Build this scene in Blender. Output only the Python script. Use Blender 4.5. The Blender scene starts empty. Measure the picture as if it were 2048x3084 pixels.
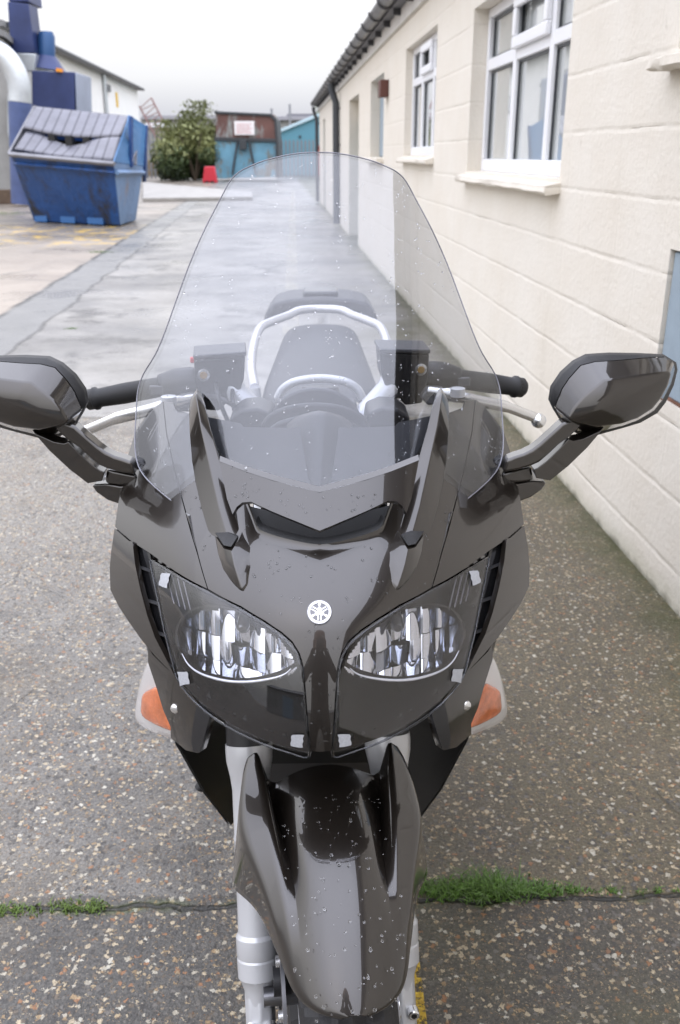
import bpy, bmesh, math, random
from mathutils import Vector, Matrix
from mathutils.geometry import delaunay_2d_cdt
R = math.radians
random.seed(7)
SC = bpy.context.scene
COL = SC.collection

# ---------------------------------------------------------------- camera
CAMH = 1.44
FT = 2743.0                      # focal length in photo pixels (photo 2048 x 3084)
PITCH = math.atan(1078.0 / FT)
cam_d = bpy.data.cameras.new('camera')
cam = bpy.data.objects.new('camera', cam_d); COL.objects.link(cam)
cam.location = (0, 0, CAMH)
cam.rotation_euler = (math.pi/2 - PITCH, 0, 0)
cam_d.sensor_fit = 'VERTICAL'; cam_d.sensor_height = 36.0; cam_d.lens = 36.0*FT/3084.0
cam_d.clip_start = 0.05; cam_d.clip_end = 3000
cam_d.dof.use_dof = True; cam_d.dof.focus_distance = 1.18; cam_d.dof.aperture_fstop = 8.5
SC.camera = cam

# ---------------------------------------------------------------- world: overcast sky
w = bpy.data.worlds.new('World'); SC.world = w; w.use_nodes = True
nt = w.node_tree; nt.nodes.clear()
o = nt.nodes.new('ShaderNodeOutputWorld'); bg = nt.nodes.new('ShaderNodeBackground')
sky = nt.nodes.new('ShaderNodeTexSky'); sky.sky_type = 'NISHITA'; sky.sun_disc = False
SUN_EL, SUN_AZ = R(48), R(200)
sky.sun_elevation = SUN_EL; sky.sun_rotation = SUN_AZ; sky.dust_density = 6; sky.air_density = 1.2
tc = nt.nodes.new('ShaderNodeTexCoord'); sp = nt.nodes.new('ShaderNodeSeparateXYZ')
nt.links.new(tc.outputs['Generated'], sp.inputs[0])
cr = nt.nodes.new('ShaderNodeValToRGB'); e = cr.color_ramp.elements
e[0].position = 0.0; e[0].color = (0.62, 0.63, 0.69, 1)
e[1].position = 1.0; e[1].color = (3.1, 3.24, 3.85, 1)
for p_, c_ in ((0.035, (0.72, .73, .79, 1)), (0.07, (.97, .975, 1.0, 1)), (0.12, (1.12, 1.12, 1.15, 1)), (0.34, (1.8, 1.8, 1.86, 1)), (.6, (2.4, 2.46, 2.80, 1))):
    q = e.new(p_); q.color = c_
nt.links.new(sp.outputs['Z'], cr.inputs[0])
# slow cloud mottling
nz = nt.nodes.new('ShaderNodeTexNoise'); nz.inputs['Scale'].default_value = 2.2; nz.inputs['Detail'].default_value = 3
nt.links.new(tc.outputs['Generated'], nz.inputs['Vector'])
mr = nt.nodes.new('ShaderNodeMapRange'); mr.inputs['To Min'].default_value = .88; mr.inputs['To Max'].default_value = 1.12
nt.links.new(nz.outputs['Fac'], mr.inputs['Value'])
ml = nt.nodes.new('ShaderNodeMix'); ml.data_type = 'RGBA'; ml.blend_type = 'MULTIPLY'; ml.inputs[0].default_value = 1
nt.links.new(cr.outputs[0], ml.inputs[6]); nt.links.new(mr.outputs[0], ml.inputs[7])
sc_ = nt.nodes.new('ShaderNodeMix'); sc_.data_type = 'RGBA'; sc_.blend_type = 'MULTIPLY'; sc_.inputs[0].default_value = 1
sc_.inputs[7].default_value = (.1, .1, .1, 1); nt.links.new(sky.outputs[0], sc_.inputs[6])
mx = nt.nodes.new('ShaderNodeMix'); mx.data_type = 'RGBA'; mx.inputs[0].default_value = .93
nt.links.new(sc_.outputs[2], mx.inputs[6]); nt.links.new(ml.outputs[2], mx.inputs[7])
nt.links.new(mx.outputs[2], bg.inputs[0]); bg.inputs[1].default_value = 1.0
nt.links.new(bg.outputs[0], o.inputs[0])
sl = bpy.data.lights.new('sun', 'SUN'); sl.energy = 0.5; sl.angle = R(120); sl.color = (1, .97, .93)
so = bpy.data.objects.new('sun', sl); COL.objects.link(so)
so.rotation_euler = (R(90) - SUN_EL, 0, R(180) - SUN_AZ + R(0))
SC.view_settings.view_transform = 'Standard'; SC.view_settings.look = 'None'
SC.view_settings.gamma = 1; SC.view_settings.exposure = 0.12
SC.cycles.max_bounces = 12; SC.cycles.transparent_max_bounces = 24; SC.cycles.glossy_bounces = 5
SC.cycles.sample_clamp_indirect = 6; SC.cycles.caustics_reflective = False; SC.cycles.caustics_refractive = False
SC.render.film_transparent = False

# ---------------------------------------------------------------- pixel rays and frames
cp, sp_ = math.cos(PITCH), math.sin(PITCH)
def ray(px, py):
    a = (px - 1024) / FT; b = (1542 - py) / FT
    return Vector((a, b*sp_ + cp, b*cp - sp_))
CAM = Vector((0, 0, CAMH))
def Y(px, py, y):                       # point where the pixel's ray meets world depth y
    r = ray(px, py); return CAM + r*(y/r.y)
def G(px, py, z=0.0):
    r = ray(px, py); return CAM + r*((z - CAMH)/r.z)
class Frame:
    def __init__(s, ox, oy, v0, yaw):
        s.O = Vector((ox, oy, 0)); s.v0 = v0
        s.ex = Vector((math.cos(yaw), math.sin(yaw), 0)); s.ey = Vector((-math.sin(yaw), math.cos(yaw), 0))
    def W(s, p): return s.O + s.ex*p[0] + s.ey*(p[1]-s.v0) + Vector((0, 0, p[2]))
    def L(s, P):
        d = P - s.O; return Vector((d.dot(s.ex), d.dot(s.ey) + s.v0, P.z))
    def at(s, px, py, v):
        r = ray(px, py); t = (v - s.v0 - (CAM - s.O).dot(s.ey)) / r.dot(s.ey)
        return s.L(CAM + r*t)
    def hit(s, px, py, F):
        r = ray(px, py); t = .6; pt = t
        def g(t):
            q = s.L(CAM + r*t); return q.y - F(q.x, q.z)
        while t < 6 and g(t) < 0: pt = t; t += .02
        for _ in range(22):
            m = (pt + t)/2
            if g(m) < 0: pt = m
            else: t = m
        return s.L(CAM + r*t)
BF = Frame(-.0245, 1.0, 1.0, math.atan(.019))
_st = BF.W((.001, 1.10, 0))
SF = Frame(_st.x, _st.y, 1.10, math.atan(.019) + R(5.8))
_st = BF.W((-.006, 1.50, 0))
HF = Frame(_st.x, _st.y, 1.50, math.atan(.019) + R(5.5))

# ---------------------------------------------------------------- object helpers
def link(name, me, mat=None, parent=None, smooth=35):
    ob = bpy.data.objects.new(name, me); COL.objects.link(ob)
    if mat: me.materials.append(mat)
    if parent: ob.parent = parent
    if smooth is not None: shade(me, smooth)
    return ob
def shade(me, ang):
    bm = bmesh.new(); bm.from_mesh(me)
    for f in bm.faces: f.smooth = True
    a = R(ang)
    for ed in bm.edges:
        if len(ed.link_faces) == 2 and ed.calc_face_angle(0) > a: ed.smooth = False
    bm.to_mesh(me); bm.free()
def mesh(name, vs, fs, mat=None, parent=None, smooth=35, recalc=True):
    me = bpy.data.meshes.new(name); me.from_pydata([tuple(v) for v in vs], [], fs)
    if recalc:
        bm = bmesh.new(); bm.from_mesh(me); bmesh.ops.recalc_face_normals(bm, faces=bm.faces); bm.to_mesh(me); bm.free()
    return link(name, me, mat, parent, smooth)
def thing(name, label, cat, loc=(0, 0, 0), rz=0, group=None, kind=None):
    ob = bpy.data.objects.new(name, None); COL.objects.link(ob)
    ob.location = loc; ob.rotation_euler = (0, 0, rz); ob.empty_display_size = .1
    tag(ob, label, cat, group, kind); return ob
def tag(ob, label=None, cat=None, group=None, kind=None):
    if label: ob['label'] = label
    if cat: ob['category'] = cat
    if group: ob['group'] = group
    if kind: ob['kind'] = kind
    return ob
class MB:
    """collects shapes for one mesh"""
    def __init__(s): s.v = []; s.f = []
    def add(s, vs, fs):
        n = len(s.v); s.v += [Vector(v) for v in vs]; s.f += [tuple(i+n for i in f) for f in fs]; return s
    def box(s, x0, x1, y0, y1, z0, z1, M=None):
        vs = [Vector((x, y, z)) for x in (x0, x1) for y in (y0, y1) for z in (z0, z1)]
        if M: vs = [M @ v for v in vs]
        return s.add(vs, [(0, 1, 3, 2), (4, 6, 7, 5), (0, 4, 5, 1), (2, 3, 7, 6), (0, 2, 6, 4), (1, 5, 7, 3)])
    def tube(s, pts, rad, n=16, cap=True, sx=1.0, up=None):
        pts = [Vector(p) for p in pts]; m = len(pts)
        if not hasattr(rad, '__len__'): rad = [rad]*m
        rings = []; prev = None
        for i, p in enumerate(pts):
            t = (pts[min(i+1, m-1)] - pts[max(i-1, 0)]).normalized()
            if prev is None:
                a = Vector(up) if up else (Vector((0, 0, 1)) if abs(t.z) < .9 else Vector((1, 0, 0)))
            else: a = prev
            b = t.cross(a).normalized(); a = b.cross(t).normalized(); prev = a
            rings.append([p + (a*math.cos(2*math.pi*k/n) + b*math.sin(2*math.pi*k/n)*sx)*rad[i] for k in range(n)])
        return s.loft(rings, cap)
    def loft(s, rings, cap=True, closed=True):
        n = len(rings[0]); vs = [v for r_ in rings for v in r_]; fs = []
        for i in range(len(rings)-1):
            for k in range(n if closed else n-1):
                k2 = (k+1) % n
                fs.append((i*n+k, i*n+k2, (i+1)*n+k2, (i+1)*n+k))
        if cap:
            fs.append(tuple(range(n))[::-1]); fs.append(tuple((len(rings)-1)*n+k for k in range(n)))
        return s.add(vs, fs)
    def sphere(s, c, r, n=12, m=8, sc=(1, 1, 1), M=None):
        rings = []
        c = Vector(c)
        for i in range(m+1):
            th = math.pi*i/m
            ring = []
            for k in range(n):
                v = Vector((math.sin(th)*math.cos(2*math.pi*k/n)*sc[0], math.sin(th)*math.sin(2*math.pi*k/n)*sc[1], math.cos(th)*sc[2]))*r
                if M: v = M @ v
                ring.append(c + v)
            rings.append(ring)
        return s.loft(rings, False)
    def prism(s, poly, d):                # polygon (3D points) extruded by vector d
        n = len(poly); poly = [Vector(p) for p in poly]; d = Vector(d)
        vs = poly + [p + d for p in poly]
        return s.add(vs, [tuple(range(n))[::-1], tuple(range(n, 2*n))] + [(i, (i+1) % n, (i+1) % n+n, i+n) for i in range(n)])
    def build(s, name, mat=None, parent=None, smooth=35, bevel=0, seg=2, sub=0, W=None):
        vs = s.v
        if W: vs = [W(v) for v in vs]
        ob = mesh(name, vs, s.f, mat, parent, smooth)
        if bevel:
            b = ob.modifiers.new('b', 'BEVEL'); b.width = bevel; b.segments = seg; b.limit_method = 'ANGLE'; b.angle_limit = R(30)
            b.harden_normals = False
        if sub:
            b = ob.modifiers.new('s', 'SUBSURF'); b.levels = sub; b.render_levels = sub
        return ob
def crom(pts, n, closed=False):
    """Catmull-Rom through points, n samples per span"""
    P = [Vector(p) for p in pts]; m = len(P); out = []
    for i in range(m if closed else m-1):
        p1, p2 = P[i], P[(i+1) % m]
        p0 = P[i-1] if (closed or i > 0) else p1*2-p2
        p3 = P[(i+2) % m] if (closed or i+2 < m) else p2*2-p1
        for k in range(n):
            t = k/n
            out.append(.5*((2*p1) + (p2-p0)*t + (2*p0-5*p1+4*p2-p3)*t*t + (3*p1-p0-3*p2+p3)*t*t*t))
    if not closed: out.append(P[-1])
    return out

# ---------------------------------------------------------------- material helpers
def mat(name, col, rough=.5, metal=0.0, spec=.5, coat=0, coat_r=.03, bump=0, bscale=50, var=0, vscale=5, trans=0, ior=1.5, emis=None, detail=4):
    m = bpy.data.materials.new(name); m.use_nodes = True; t = m.node_tree; b = t.nodes['Principled BSDF']
    b.inputs['Base Color'].default_value = (*col, 1); b.inputs['Roughness'].default_value = rough
    b.inputs['Metallic'].default_value = metal; b.inputs['Specular IOR Level'].default_value = spec
    b.inputs['Coat Weight'].default_value = coat; b.inputs['Coat Roughness'].default_value = coat_r
    b.inputs['Transmission Weight'].default_value = trans; b.inputs['IOR'].default_value = ior
    if bump or var:
        tc = t.nodes.new('ShaderNodeTexCoord')
    if var:
        n = t.nodes.new('ShaderNodeTexNoise'); n.inputs['Scale'].default_value = vscale; n.inputs['Detail'].default_value = 6
        n.inputs['Roughness'].default_value = .65
        t.links.new(tc.outputs['Object'], n.inputs['Vector'])
        r_ = t.nodes.new('ShaderNodeMapRange'); r_.inputs['From Min'].default_value = .25; r_.inputs['From Max'].default_value = .75
        r_.inputs['To Min'].default_value = 1-var; r_.inputs['To Max'].default_value = 1+var
        t.links.new(n.outputs['Fac'], r_.inputs['Value'])
        x = t.nodes.new('ShaderNodeMix'); x.data_type = 'RGBA'; x.blend_type = 'MULTIPLY'; x.inputs[0].default_value = 1
        x.inputs[6].default_value = (*col, 1); t.links.new(r_.outputs[0], x.inputs[7]); t.links.new(x.outputs[2], b.inputs['Base Color'])
    if bump:
        n = t.nodes.new('ShaderNodeTexNoise'); n.inputs['Scale'].default_value = bscale; n.inputs['Detail'].default_value = detail
        t.links.new(tc.outputs['Object'], n.inputs['Vector'])
        bp = t.nodes.new('ShaderNodeBump'); bp.inputs['Distance'].default_value = bump; bp.inputs['Strength'].default_value = 1
        t.links.new(n.outputs['Fac'], bp.inputs['Height']); t.links.new(bp.outputs[0], b.inputs['Normal'])
    return m
def clear(name, tint=(.93, .94, .95), ior=1.5, rough=.0, refl=1.0):
    """thin clear sheet: what lies behind shows straight through, both faces mirror by Fresnel"""
    m = bpy.data.materials.new(name); m.use_nodes = True; t = m.node_tree; t.nodes.clear()
    o = t.nodes.new('ShaderNodeOutputMaterial'); mix = t.nodes.new('ShaderNodeMixShader')
    tr = t.nodes.new('ShaderNodeBsdfTransparent'); tr.inputs[0].default_value = (*tint, 1)
    gl = t.nodes.new('ShaderNodeBsdfGlossy'); gl.inputs['Roughness'].default_value = rough
    gl.inputs['Color'].default_value = (refl, refl, refl, 1)
    g = t.nodes.new('ShaderNodeNewGeometry'); fr = t.nodes.new('ShaderNodeFresnel')
    mr = t.nodes.new('ShaderNodeMapRange'); mr.inputs['To Min'].default_value = ior; mr.inputs['To Max'].default_value = 1/ior
    t.links.new(g.outputs['Backfacing'], mr.inputs['Value']); t.links.new(mr.outputs[0], fr.inputs['IOR'])
    t.links.new(fr.outputs[0], mix.inputs[0]); t.links.new(tr.outputs[0], mix.inputs[1]); t.links.new(gl.outputs[0], mix.inputs[2])
    t.links.new(mix.outputs[0], o.inputs[0]); return m
class NT:
    """tiny node-graph helper"""
    def __init__(s, m): s.t = m.node_tree; s.tc = s.t.nodes.new('ShaderNodeTexCoord').outputs['Object']; s.b = s.t.nodes['Principled BSDF']
    def n(s, typ, **kw):
        x = s.t.nodes.new('ShaderNode'+typ)
        for k, v in kw.items(): setattr(x, k, v)
        return x
    def set(s, sock, v):
        if hasattr(v, 'links') or hasattr(v, 'is_linked'): s.t.links.new(v, sock)
        else: sock.default_value = v
    def noise(s, scale, detail=4, rough=.5, vec=None, out='Fac', dist=0):
        x = s.n('TexNoise'); x.inputs['Scale'].default_value = scale; x.inputs['Detail'].default_value = detail
        x.inputs['Roughness'].default_value = rough; x.inputs['Distortion'].default_value = dist
        s.t.links.new(vec or s.tc, x.inputs['Vector']); return x.outputs[out]
    def vor(s, scale, vec=None, feature='F1', out='Distance', rnd=1):
        x = s.n('TexVoronoi', feature=feature); x.inputs['Scale'].default_value = scale; x.inputs['Randomness'].default_value = rnd
        s.t.links.new(vec or s.tc, x.inputs['Vector']); return x.outputs[out]
    def math(s, op, a, b=0.0, c=None):
        x = s.n('Math', operation=op); s.set(x.inputs[0], a); s.set(x.inputs[1], b)
        if c is not None: s.set(x.inputs[2], c)
        return x.outputs[0]
    def rng(s, v, a, b, c=0.0, d=1.0, smooth=False):
        x = s.n('MapRange')
        if smooth: x.interpolation_type = 'SMOOTHSTEP'
        s.set(x.inputs['Value'], v); x.inputs['From Min'].default_value = a; x.inputs['From Max'].default_value = b
        x.inputs['To Min'].default_value = c; x.inputs['To Max'].default_value = d; return x.outputs[0]
    def mix(s, fac, a, b, blend='MIX'):
        x = s.n('Mix', data_type='RGBA', blend_type=blend); s.set(x.inputs[0], fac)
        for i, v in ((6, a), (7, b)):
            if isinstance(v, tuple): x.inputs[i].default_value = (*v[:3], 1)
            else: s.t.links.new(v, x.inputs[i])
        return x.outputs[2]
    def ramp(s, v, els, const=False):
        x = s.n('ValToRGB'); e = x.color_ramp.elements
        if const: x.color_ramp.interpolation = 'CONSTANT'
        e[0].position = els[0][0]; e[0].color = (*els[0][1], 1); e[1].position = els[-1][0]; e[1].color = (*els[-1][1], 1)
        for p_, c_ in els[1:-1]: q = e.new(p_); q.color = (*c_, 1)
        s.t.links.new(v, x.inputs[0]); return x.outputs[0]
    def xyz(s, v=None):
        x = s.n('SeparateXYZ'); s.t.links.new(v or s.tc, x.inputs[0]); return x.outputs
    def comb(s, x_, y_, z_):
        x = s.n('CombineXYZ'); s.set(x.inputs[0], x_); s.set(x.inputs[1], y_); s.set(x.inputs[2], z_); return x.outputs[0]
    def bump(s, h, dist, normal=None):
        x = s.n('Bump'); x.inputs['Distance'].default_value = dist; x.inputs['Strength'].default_value = 1
        s.t.links.new(h, x.inputs['Height'])
        if normal: s.t.links.new(normal, x.inputs['Normal'])
        return x.outputs[0]
def newmat(name):
    m = bpy.data.materials.new(name); m.use_nodes = True; return m, NT(m)

# ================================================================ MATERIALS
# motorcycle
PAINT = mat('brown_metallic_paint', (.024, .0195, .016), .28, .5, .5, 1.0, .012)
PAINT.node_tree.nodes['Principled BSDF'].inputs['Coat IOR'].default_value = 1.6
BLACKP = mat('satin_black_plastic', (.018, .018, .02), .42, 0, .5)
GLOSSB = mat('gloss_black_plastic', (.010, .010, .011), .12, 0, .5)
RUBBER = mat('black_rubber', (.02, .02, .021), .5, 0, .4, bump=.0004, bscale=900)
DARKIN = mat('inner_black', (.006, .006, .006), .55)
SILVER = mat('silver_painted_metal', (.60, .61, .63), .34, .30, .5, .3, .1)
ALU = mat('bright_aluminium', (.80, .80, .80), .24, .9)
CHROME = mat('chrome', (.9, .9, .92), .04, 1)
HOUS = mat('headlight_housing', (.012, .010, .009), .2, .1)
STEEL = mat('dark_steel', (.22, .22, .23), .3, 1)
SEATM = mat('seat_vinyl', (.025, .025, .028), .5, 0, .5, bump=.0004, bscale=700)
SCREEN = clear('clear_screen', (.82, .83, .85), 1.62)
LENS = clear('clear_lens', (.96, .96, .97), 1.5)
ENDM = mat('amber_plastic', (.72, .20, .07), .12, 0, .5, .6, var=.35, vscale=45)
WHITER = mat('white_reflector', (.82, .80, .78), .15, .3)
TAPE = mat('grey_tape', (.36, .37, .39), .6, var=.2, vscale=400)
WHITEM = mat('white_emblem', (.9, .9, .9), .25)
EMBK = mat('emblem_dark', (.10, .10, .115), .25, .4, coat=1)
REDP = mat('red_switch', (.6, .03, .04), .35)
TYREM = mat('tyre_rubber', (.022, .022, .024), .5, 0, .45, bump=.0005, bscale=500)
DROP = mat('water_drop', (1, 1, 1), .0, 0, .5, trans=1, ior=1.33)
#END_MATERIALS#

# ================================================================ SETTING
def ground_material():
    m, N = newmat('wet_ground')
    x, y, z = N.xyz()[:3]
    wob = N.noise(3.0, 3)
    fine = N.noise(60, 4, .6)
    big = N.noise(.55, 4, .6)
    med = N.noise(4.5, 5, .6)
    # --- worn asphalt with exposed aggregate
    wv = N.n('VectorMath', operation='MULTIPLY_ADD'); N.t.links.new(N.noise(120, 4, .7, out='Color'), wv.inputs[0]); wv.inputs[1].default_value = (.020, .020, .020); N.t.links.new(N.tc, wv.inputs[2]); wv = wv.outputs[0]
    st_c = N.vor(98, vec=wv, out='Color'); st_d = N.vor(98, vec=wv)
    sx, sy, sz = N.xyz(st_c)[:3]
    size = N.rng(sx, 0, 1, .22, .66)
    stone = N.math('LESS_THAN', st_d, size)
    keep = N.math('GREATER_THAN', N.math('ADD', sy, N.math('MULTIPLY', N.math('SUBTRACT', N.noise(3.3, 4, .6), .5), 1.3)), .25)
    stone = N.math('MULTIPLY', stone, keep)
    st2_c = N.vor(230, vec=wv, out='Color'); st2_d = N.vor(230, vec=wv); bx, by, bz = N.xyz(st2_c)[:3]
    stone2 = N.math('MULTIPLY', N.math('LESS_THAN', st2_d, N.rng(bx, 0, 1, .15, .45)), N.math('GREATER_THAN', by, .25))
    scol = N.ramp(sz, [(0, (.06, .055, .05)), (.18, (.15, .115, .08)), (.32, (.36, .245, .125)), (.46, (.46, .345, .20)), (.62, (.55, .45, .30)), (.76, (.33, .16, .07)), (.81, (.50, .45, .35)), (.88, (.16, .145, .125)), (.965, (.60, .56, .46))], True)
    scol = N.mix(.45, scol, N.mix(N.rng(N.noise(260, 3, .6), .3, .7), (.55, .55, .55), (1.4, 1.4, 1.4)), 'MULTIPLY')
    scol2 = N.ramp(bz, [(0, (.10, .09, .08)), (.3, (.36, .27, .17)), (.55, (.17, .155, .14)), (.72, (.46, .39, .29)), (.92, (.30, .15, .06))], True)
    right = N.rng(N.math('ADD', x, N.math('MULTIPLY', med, .5)), .15, .75, 0, 1, True)
    front = N.rng(N.math('SUBTRACT', y, N.math('MULTIPLY', N.noise(7, 3), .04)), 1.452, 1.456, 1, 0)
    base = N.mix(N.rng(med, .3, .7), (.105, .099, .09), (.205, .195, .178))
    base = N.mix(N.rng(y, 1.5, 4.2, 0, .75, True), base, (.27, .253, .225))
    base = N.mix(right, base, N.mix(N.rng(big, .35, .65), (.085, .072, .045), (.155, .132, .085)))
    base = N.mix(N.math('MULTIPLY', front, .75), base, N.mix(med, (.050, .047, .043), (.095, .09, .08)))
    base = N.mix(.8, base, N.mix(N.rng(N.noise(150, 5, .75), .34, .66), (.30, .30, .30), (1.7, 1.68, 1.62)), 'MULTIPLY')
    asp = N.mix(N.math('MULTIPLY', stone2, .8), base, scol2)
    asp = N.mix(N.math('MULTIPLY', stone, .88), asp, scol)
    # warm patches
    asp = N.mix(N.math('MULTIPLY', N.rng(N.noise(1.6, 4, .6), .52, .7), .28), asp, (.23, .185, .12))
    asp = N.mix(N.math('MULTIPLY', N.rng(N.noise(2.7, 5, .7), .54, .66), .40), asp, (.055, .05, .045))
    # --- concrete further on
    con = N.mix(N.rng(N.noise(1.1, 5, .65), .35, .65), (.205, .193, .172), (.31, .295, .268))
    con = N.mix(N.rng(N.noise(.35, 5, .65), .45, .60, 0, .8), con, (.125, .12, .115))
    con = N.mix(N.rng(N.noise(1.5, 6, .7), .54, .62, 0, .75), con, (.085, .08, .072))
    con = N.mix(.5, con, N.mix(N.noise(24, 5, .7), (.72, .72, .72), (1.28, 1.28, 1.28)), 'MULTIPLY')
    edge = N.math('ADD', 5.15, N.math('MULTIPLY', N.noise(5, 3), .05))
    isc = N.rng(N.math('SUBTRACT', y, edge), 0, .03)
    # left yard: pinkish concrete beyond the diagonal channel
    lx = N.math('SUBTRACT', N.math('MULTIPLY', N.math('SUBTRACT', y, 8.75), -.079), 3.24)       # channel left edge x(y)
    side = N.math('SUBTRACT', lx, x)
    yard = N.rng(side, -.02, .02)
    rx = N.math('SUBTRACT', N.math('MULTIPLY', N.math('SUBTRACT', y, 6.79), -.082), 2.56)
    rx2 = N.math('ADD', rx, N.math('MULTIPLY', N.math('SUBTRACT', N.noise(1.4, 4), .5), .25))
    chan = N.math('MULTIPLY', N.rng(N.math('SUBTRACT', rx2, x), -.01, .03), N.rng(side, .02, -.02))
    con = N.mix(yard, con, N.mix(N.rng(N.noise(.7, 5, .7), .35, .65), (.27, .225, .18), (.36, .31, .25)))
    con = N.mix(N.math('MULTIPLY', yard, N.math('MULTIPLY', N.rng(y, 12.5, 18), N.rng(N.noise(.5, 4, .6), .3, .55))), con, (.17, .15, .125))
    con = N.mix(N.math('MULTIPLY', chan, .8), con, N.mix(N.noise(2, 4), (.16, .158, .15), (.22, .217, .205)))
    # dark edges of the channel and cracks
    c1 = N.rng(N.math('ABSOLUTE', N.math('ADD', side, N.math('MULTIPLY', N.math('SUBTRACT', N.noise(2.2, 5), .5), .12))), .012, .05, 1, 0)
    c2 = N.rng(N.math('ABSOLUTE', N.math('SUBTRACT', rx2, x)), .006, .03, 1, 0)
    cr = N.math('MULTIPLY', N.math('MAXIMUM', N.math('MULTIPLY', c1, N.rng(N.noise(.9, 2), .35, .5)), N.math('MULTIPLY', c2, .7)), isc)
    vd = N.vor(.33, vec=N.n('VectorMath', operation='ADD').outputs[0] if False else None, feature='DISTANCE_TO_EDGE')
    cr2 = N.math('MULTIPLY', N.math('MULTIPLY', N.rng(N.math('ADD', vd, N.math('MULTIPLY', N.noise(4, 4), .02)), .014, .026, 1, 0), N.rng(big, .5, .56)), isc)
    crack = N.math('MAXIMUM', cr, N.math('MULTIPLY', cr2, .7))
    # slab joint at 5.15 m
    jl = N.rng(N.math('ABSOLUTE', N.math('SUBTRACT', y, edge)), .006, .02, 1, 0)
    crack = N.math('MAXIMUM', crack, N.math('MULTIPLY', jl, .5))
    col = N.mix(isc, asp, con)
    # crack in the foreground, running across
    cy = N.math('ADD', 1.455, N.math('ADD', N.math('MULTIPLY', x, .03), N.math('MULTIPLY', N.math('SUBTRACT', N.noise(9, 5, .6), .5), .055)))
    fd = N.math('ABSOLUTE', N.math('SUBTRACT', y, cy))
    fcr = N.rng(fd, .0025, .008, 1, 0)
    mossf = N.math('MULTIPLY', N.rng(fd, .006, .022, 1, 0), N.rng(N.noise(12, 3), .5, .62))
    # small cracks in the asphalt
    v3 = N.vor(1.7, feature='DISTANCE_TO_EDGE')
    sc3 = N.math('MULTIPLY', N.rng(N.math('ADD', v3, N.math('MULTIPLY', N.noise(22, 4), .03)), .016, .022, 1, 0), N.math('MULTIPLY', N.rng(N.noise(1.3, 2), .52, .58), N.math('SUBTRACT', 1, isc)))
    crack = N.math('MAXIMUM', crack, N.math('MAXIMUM', fcr, N.math('MULTIPLY', sc3, .3)))
    col = N.mix(N.math('MULTIPLY', mossf, .55), col, (.09, .12, .02))
    # moss and silt along the wall foot
    wd = N.math('SUBTRACT', N.math('SUBTRACT', 1.306, N.math('MULTIPLY', y, .0638)), x)
    wdn = N.math('ADD', wd, N.math('MULTIPLY', N.math('SUBTRACT', N.noise(5, 5, .65), .5), .42))
    col = N.mix(N.rng(wdn, .26, -.02, 0, .62, True), col, (.085, .08, .035))
    col = N.mix(N.math('MULTIPLY', N.rng(wdn, .12, .02), N.rng(N.noise(16, 4), .42, .6, 0, .8)), col, (.05, .055, .02))
    col = N.mix(N.math('MULTIPLY', N.rng(N.noise(1.0, 4), .5, .65), N.math('MULTIPLY', right, .6)), col, (.10, .095, .035))
    # yellow paint splashes in the yard
    yp = N.math('MULTIPLY', N.rng(N.noise(2.6, 5, .65), .54, .59), N.math('MULTIPLY', yard, N.math('MULTIPLY', N.rng(y, 15, 17), N.rng(y, 21.5, 20))))
    col = N.mix(N.math('MULTIPLY', yp, .7), col, (.65, .42, .06))
    col = N.mix(N.math('MULTIPLY', crack, .85), col, (.03, .03, .028))
    N.t.links.new(col, N.b.inputs['Base Color'])
    wet = N.rng(N.noise(.8, 4, .6), .38, .6)
    rough = N.mix(isc, N.mix(wet, (.42,)*3, (.62,)*3), N.mix(wet, (.22,)*3, (.55,)*3))
    rough = N.mix(stone, rough, (.30,)*3)
    N.t.links.new(rough, N.b.inputs['Roughness'])
    N.t.links.new(N.rng(isc, 0, 1, .5, .38), N.b.inputs['Specular IOR Level'])
    h = N.math('ADD', N.math('MULTIPLY', stone, .5), N.math('MULTIPLY', stone2, .25))
    h = N.math('ADD', h, N.math('MULTIPLY', N.noise(140, 4, .6), .9))
    h = N.math('MULTIPLY', h, N.rng(isc, 0, 1, 1, .12))
    h = N.math('SUBTRACT', h, N.math('MULTIPLY', crack, 2.5))
    h = N.math('ADD', h, N.math('MULTIPLY', N.noise(9, 4), .5))
    N.t.links.new(N.bump(h, .0042), N.b.inputs['Normal'])
    return m
GM = ground_material()
gvs = []; gfs = []
xs = [-900, -200, -60, -20, -8, -4, -2, -1, 0, 1, 2, 4, 8, 20, 60, 200, 900]; ys = [-60, -10, -2, 0, 1, 2, 3, 5, 8, 12, 20, 40, 90, 250, 1500]
for b_ in ys:
    for a_ in xs: gvs.append((a_, b_, 0))
nx = len(xs)
for j in range(len(ys)-1):
    for i in range(nx-1): gfs.append((j*nx+i, j*nx+i+1, (j+1)*nx+i+1, (j+1)*nx+i))
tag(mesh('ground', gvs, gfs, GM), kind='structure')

# yellow line by the wheel, and its worn trace further up the alley
def yellow_mat():
    m, N = newmat('worn_yellow_paint')
    f = N.rng(N.noise(45, 5, .7), .40, .52)
    N.t.links.new(N.mix(N.math('MULTIPLY', N.vor(95), 1.2), (.68, .46, .035), (.42, .27, .03)), N.b.inputs['Base Color'])
    N.t.links.new(f, N.b.inputs['Alpha']); N.b.inputs['Roughness'].default_value = .45
    N.t.links.new(N.bump(N.noise(150, 4), .004), N.b.inputs['Normal']); return m
def line_strip(name, x_at, y0, y1, half, m, z=.004, n=14):
    vs = []; fs = []
    for i in range(n+1):
        y = y0 + (y1-y0)*i/n; xc = x_at(y)
        vs += [(xc-half, y, z), (xc+half, y, z)]
        if i: fs.append((2*i-2, 2*i-1, 2*i+1, 2*i))
    return tag(mesh(name, vs, fs, m), kind='structure')
line_strip('yellow_line', lambda y: .118-.02*(y-1.2), .9, 1.42, .036, yellow_mat())
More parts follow.
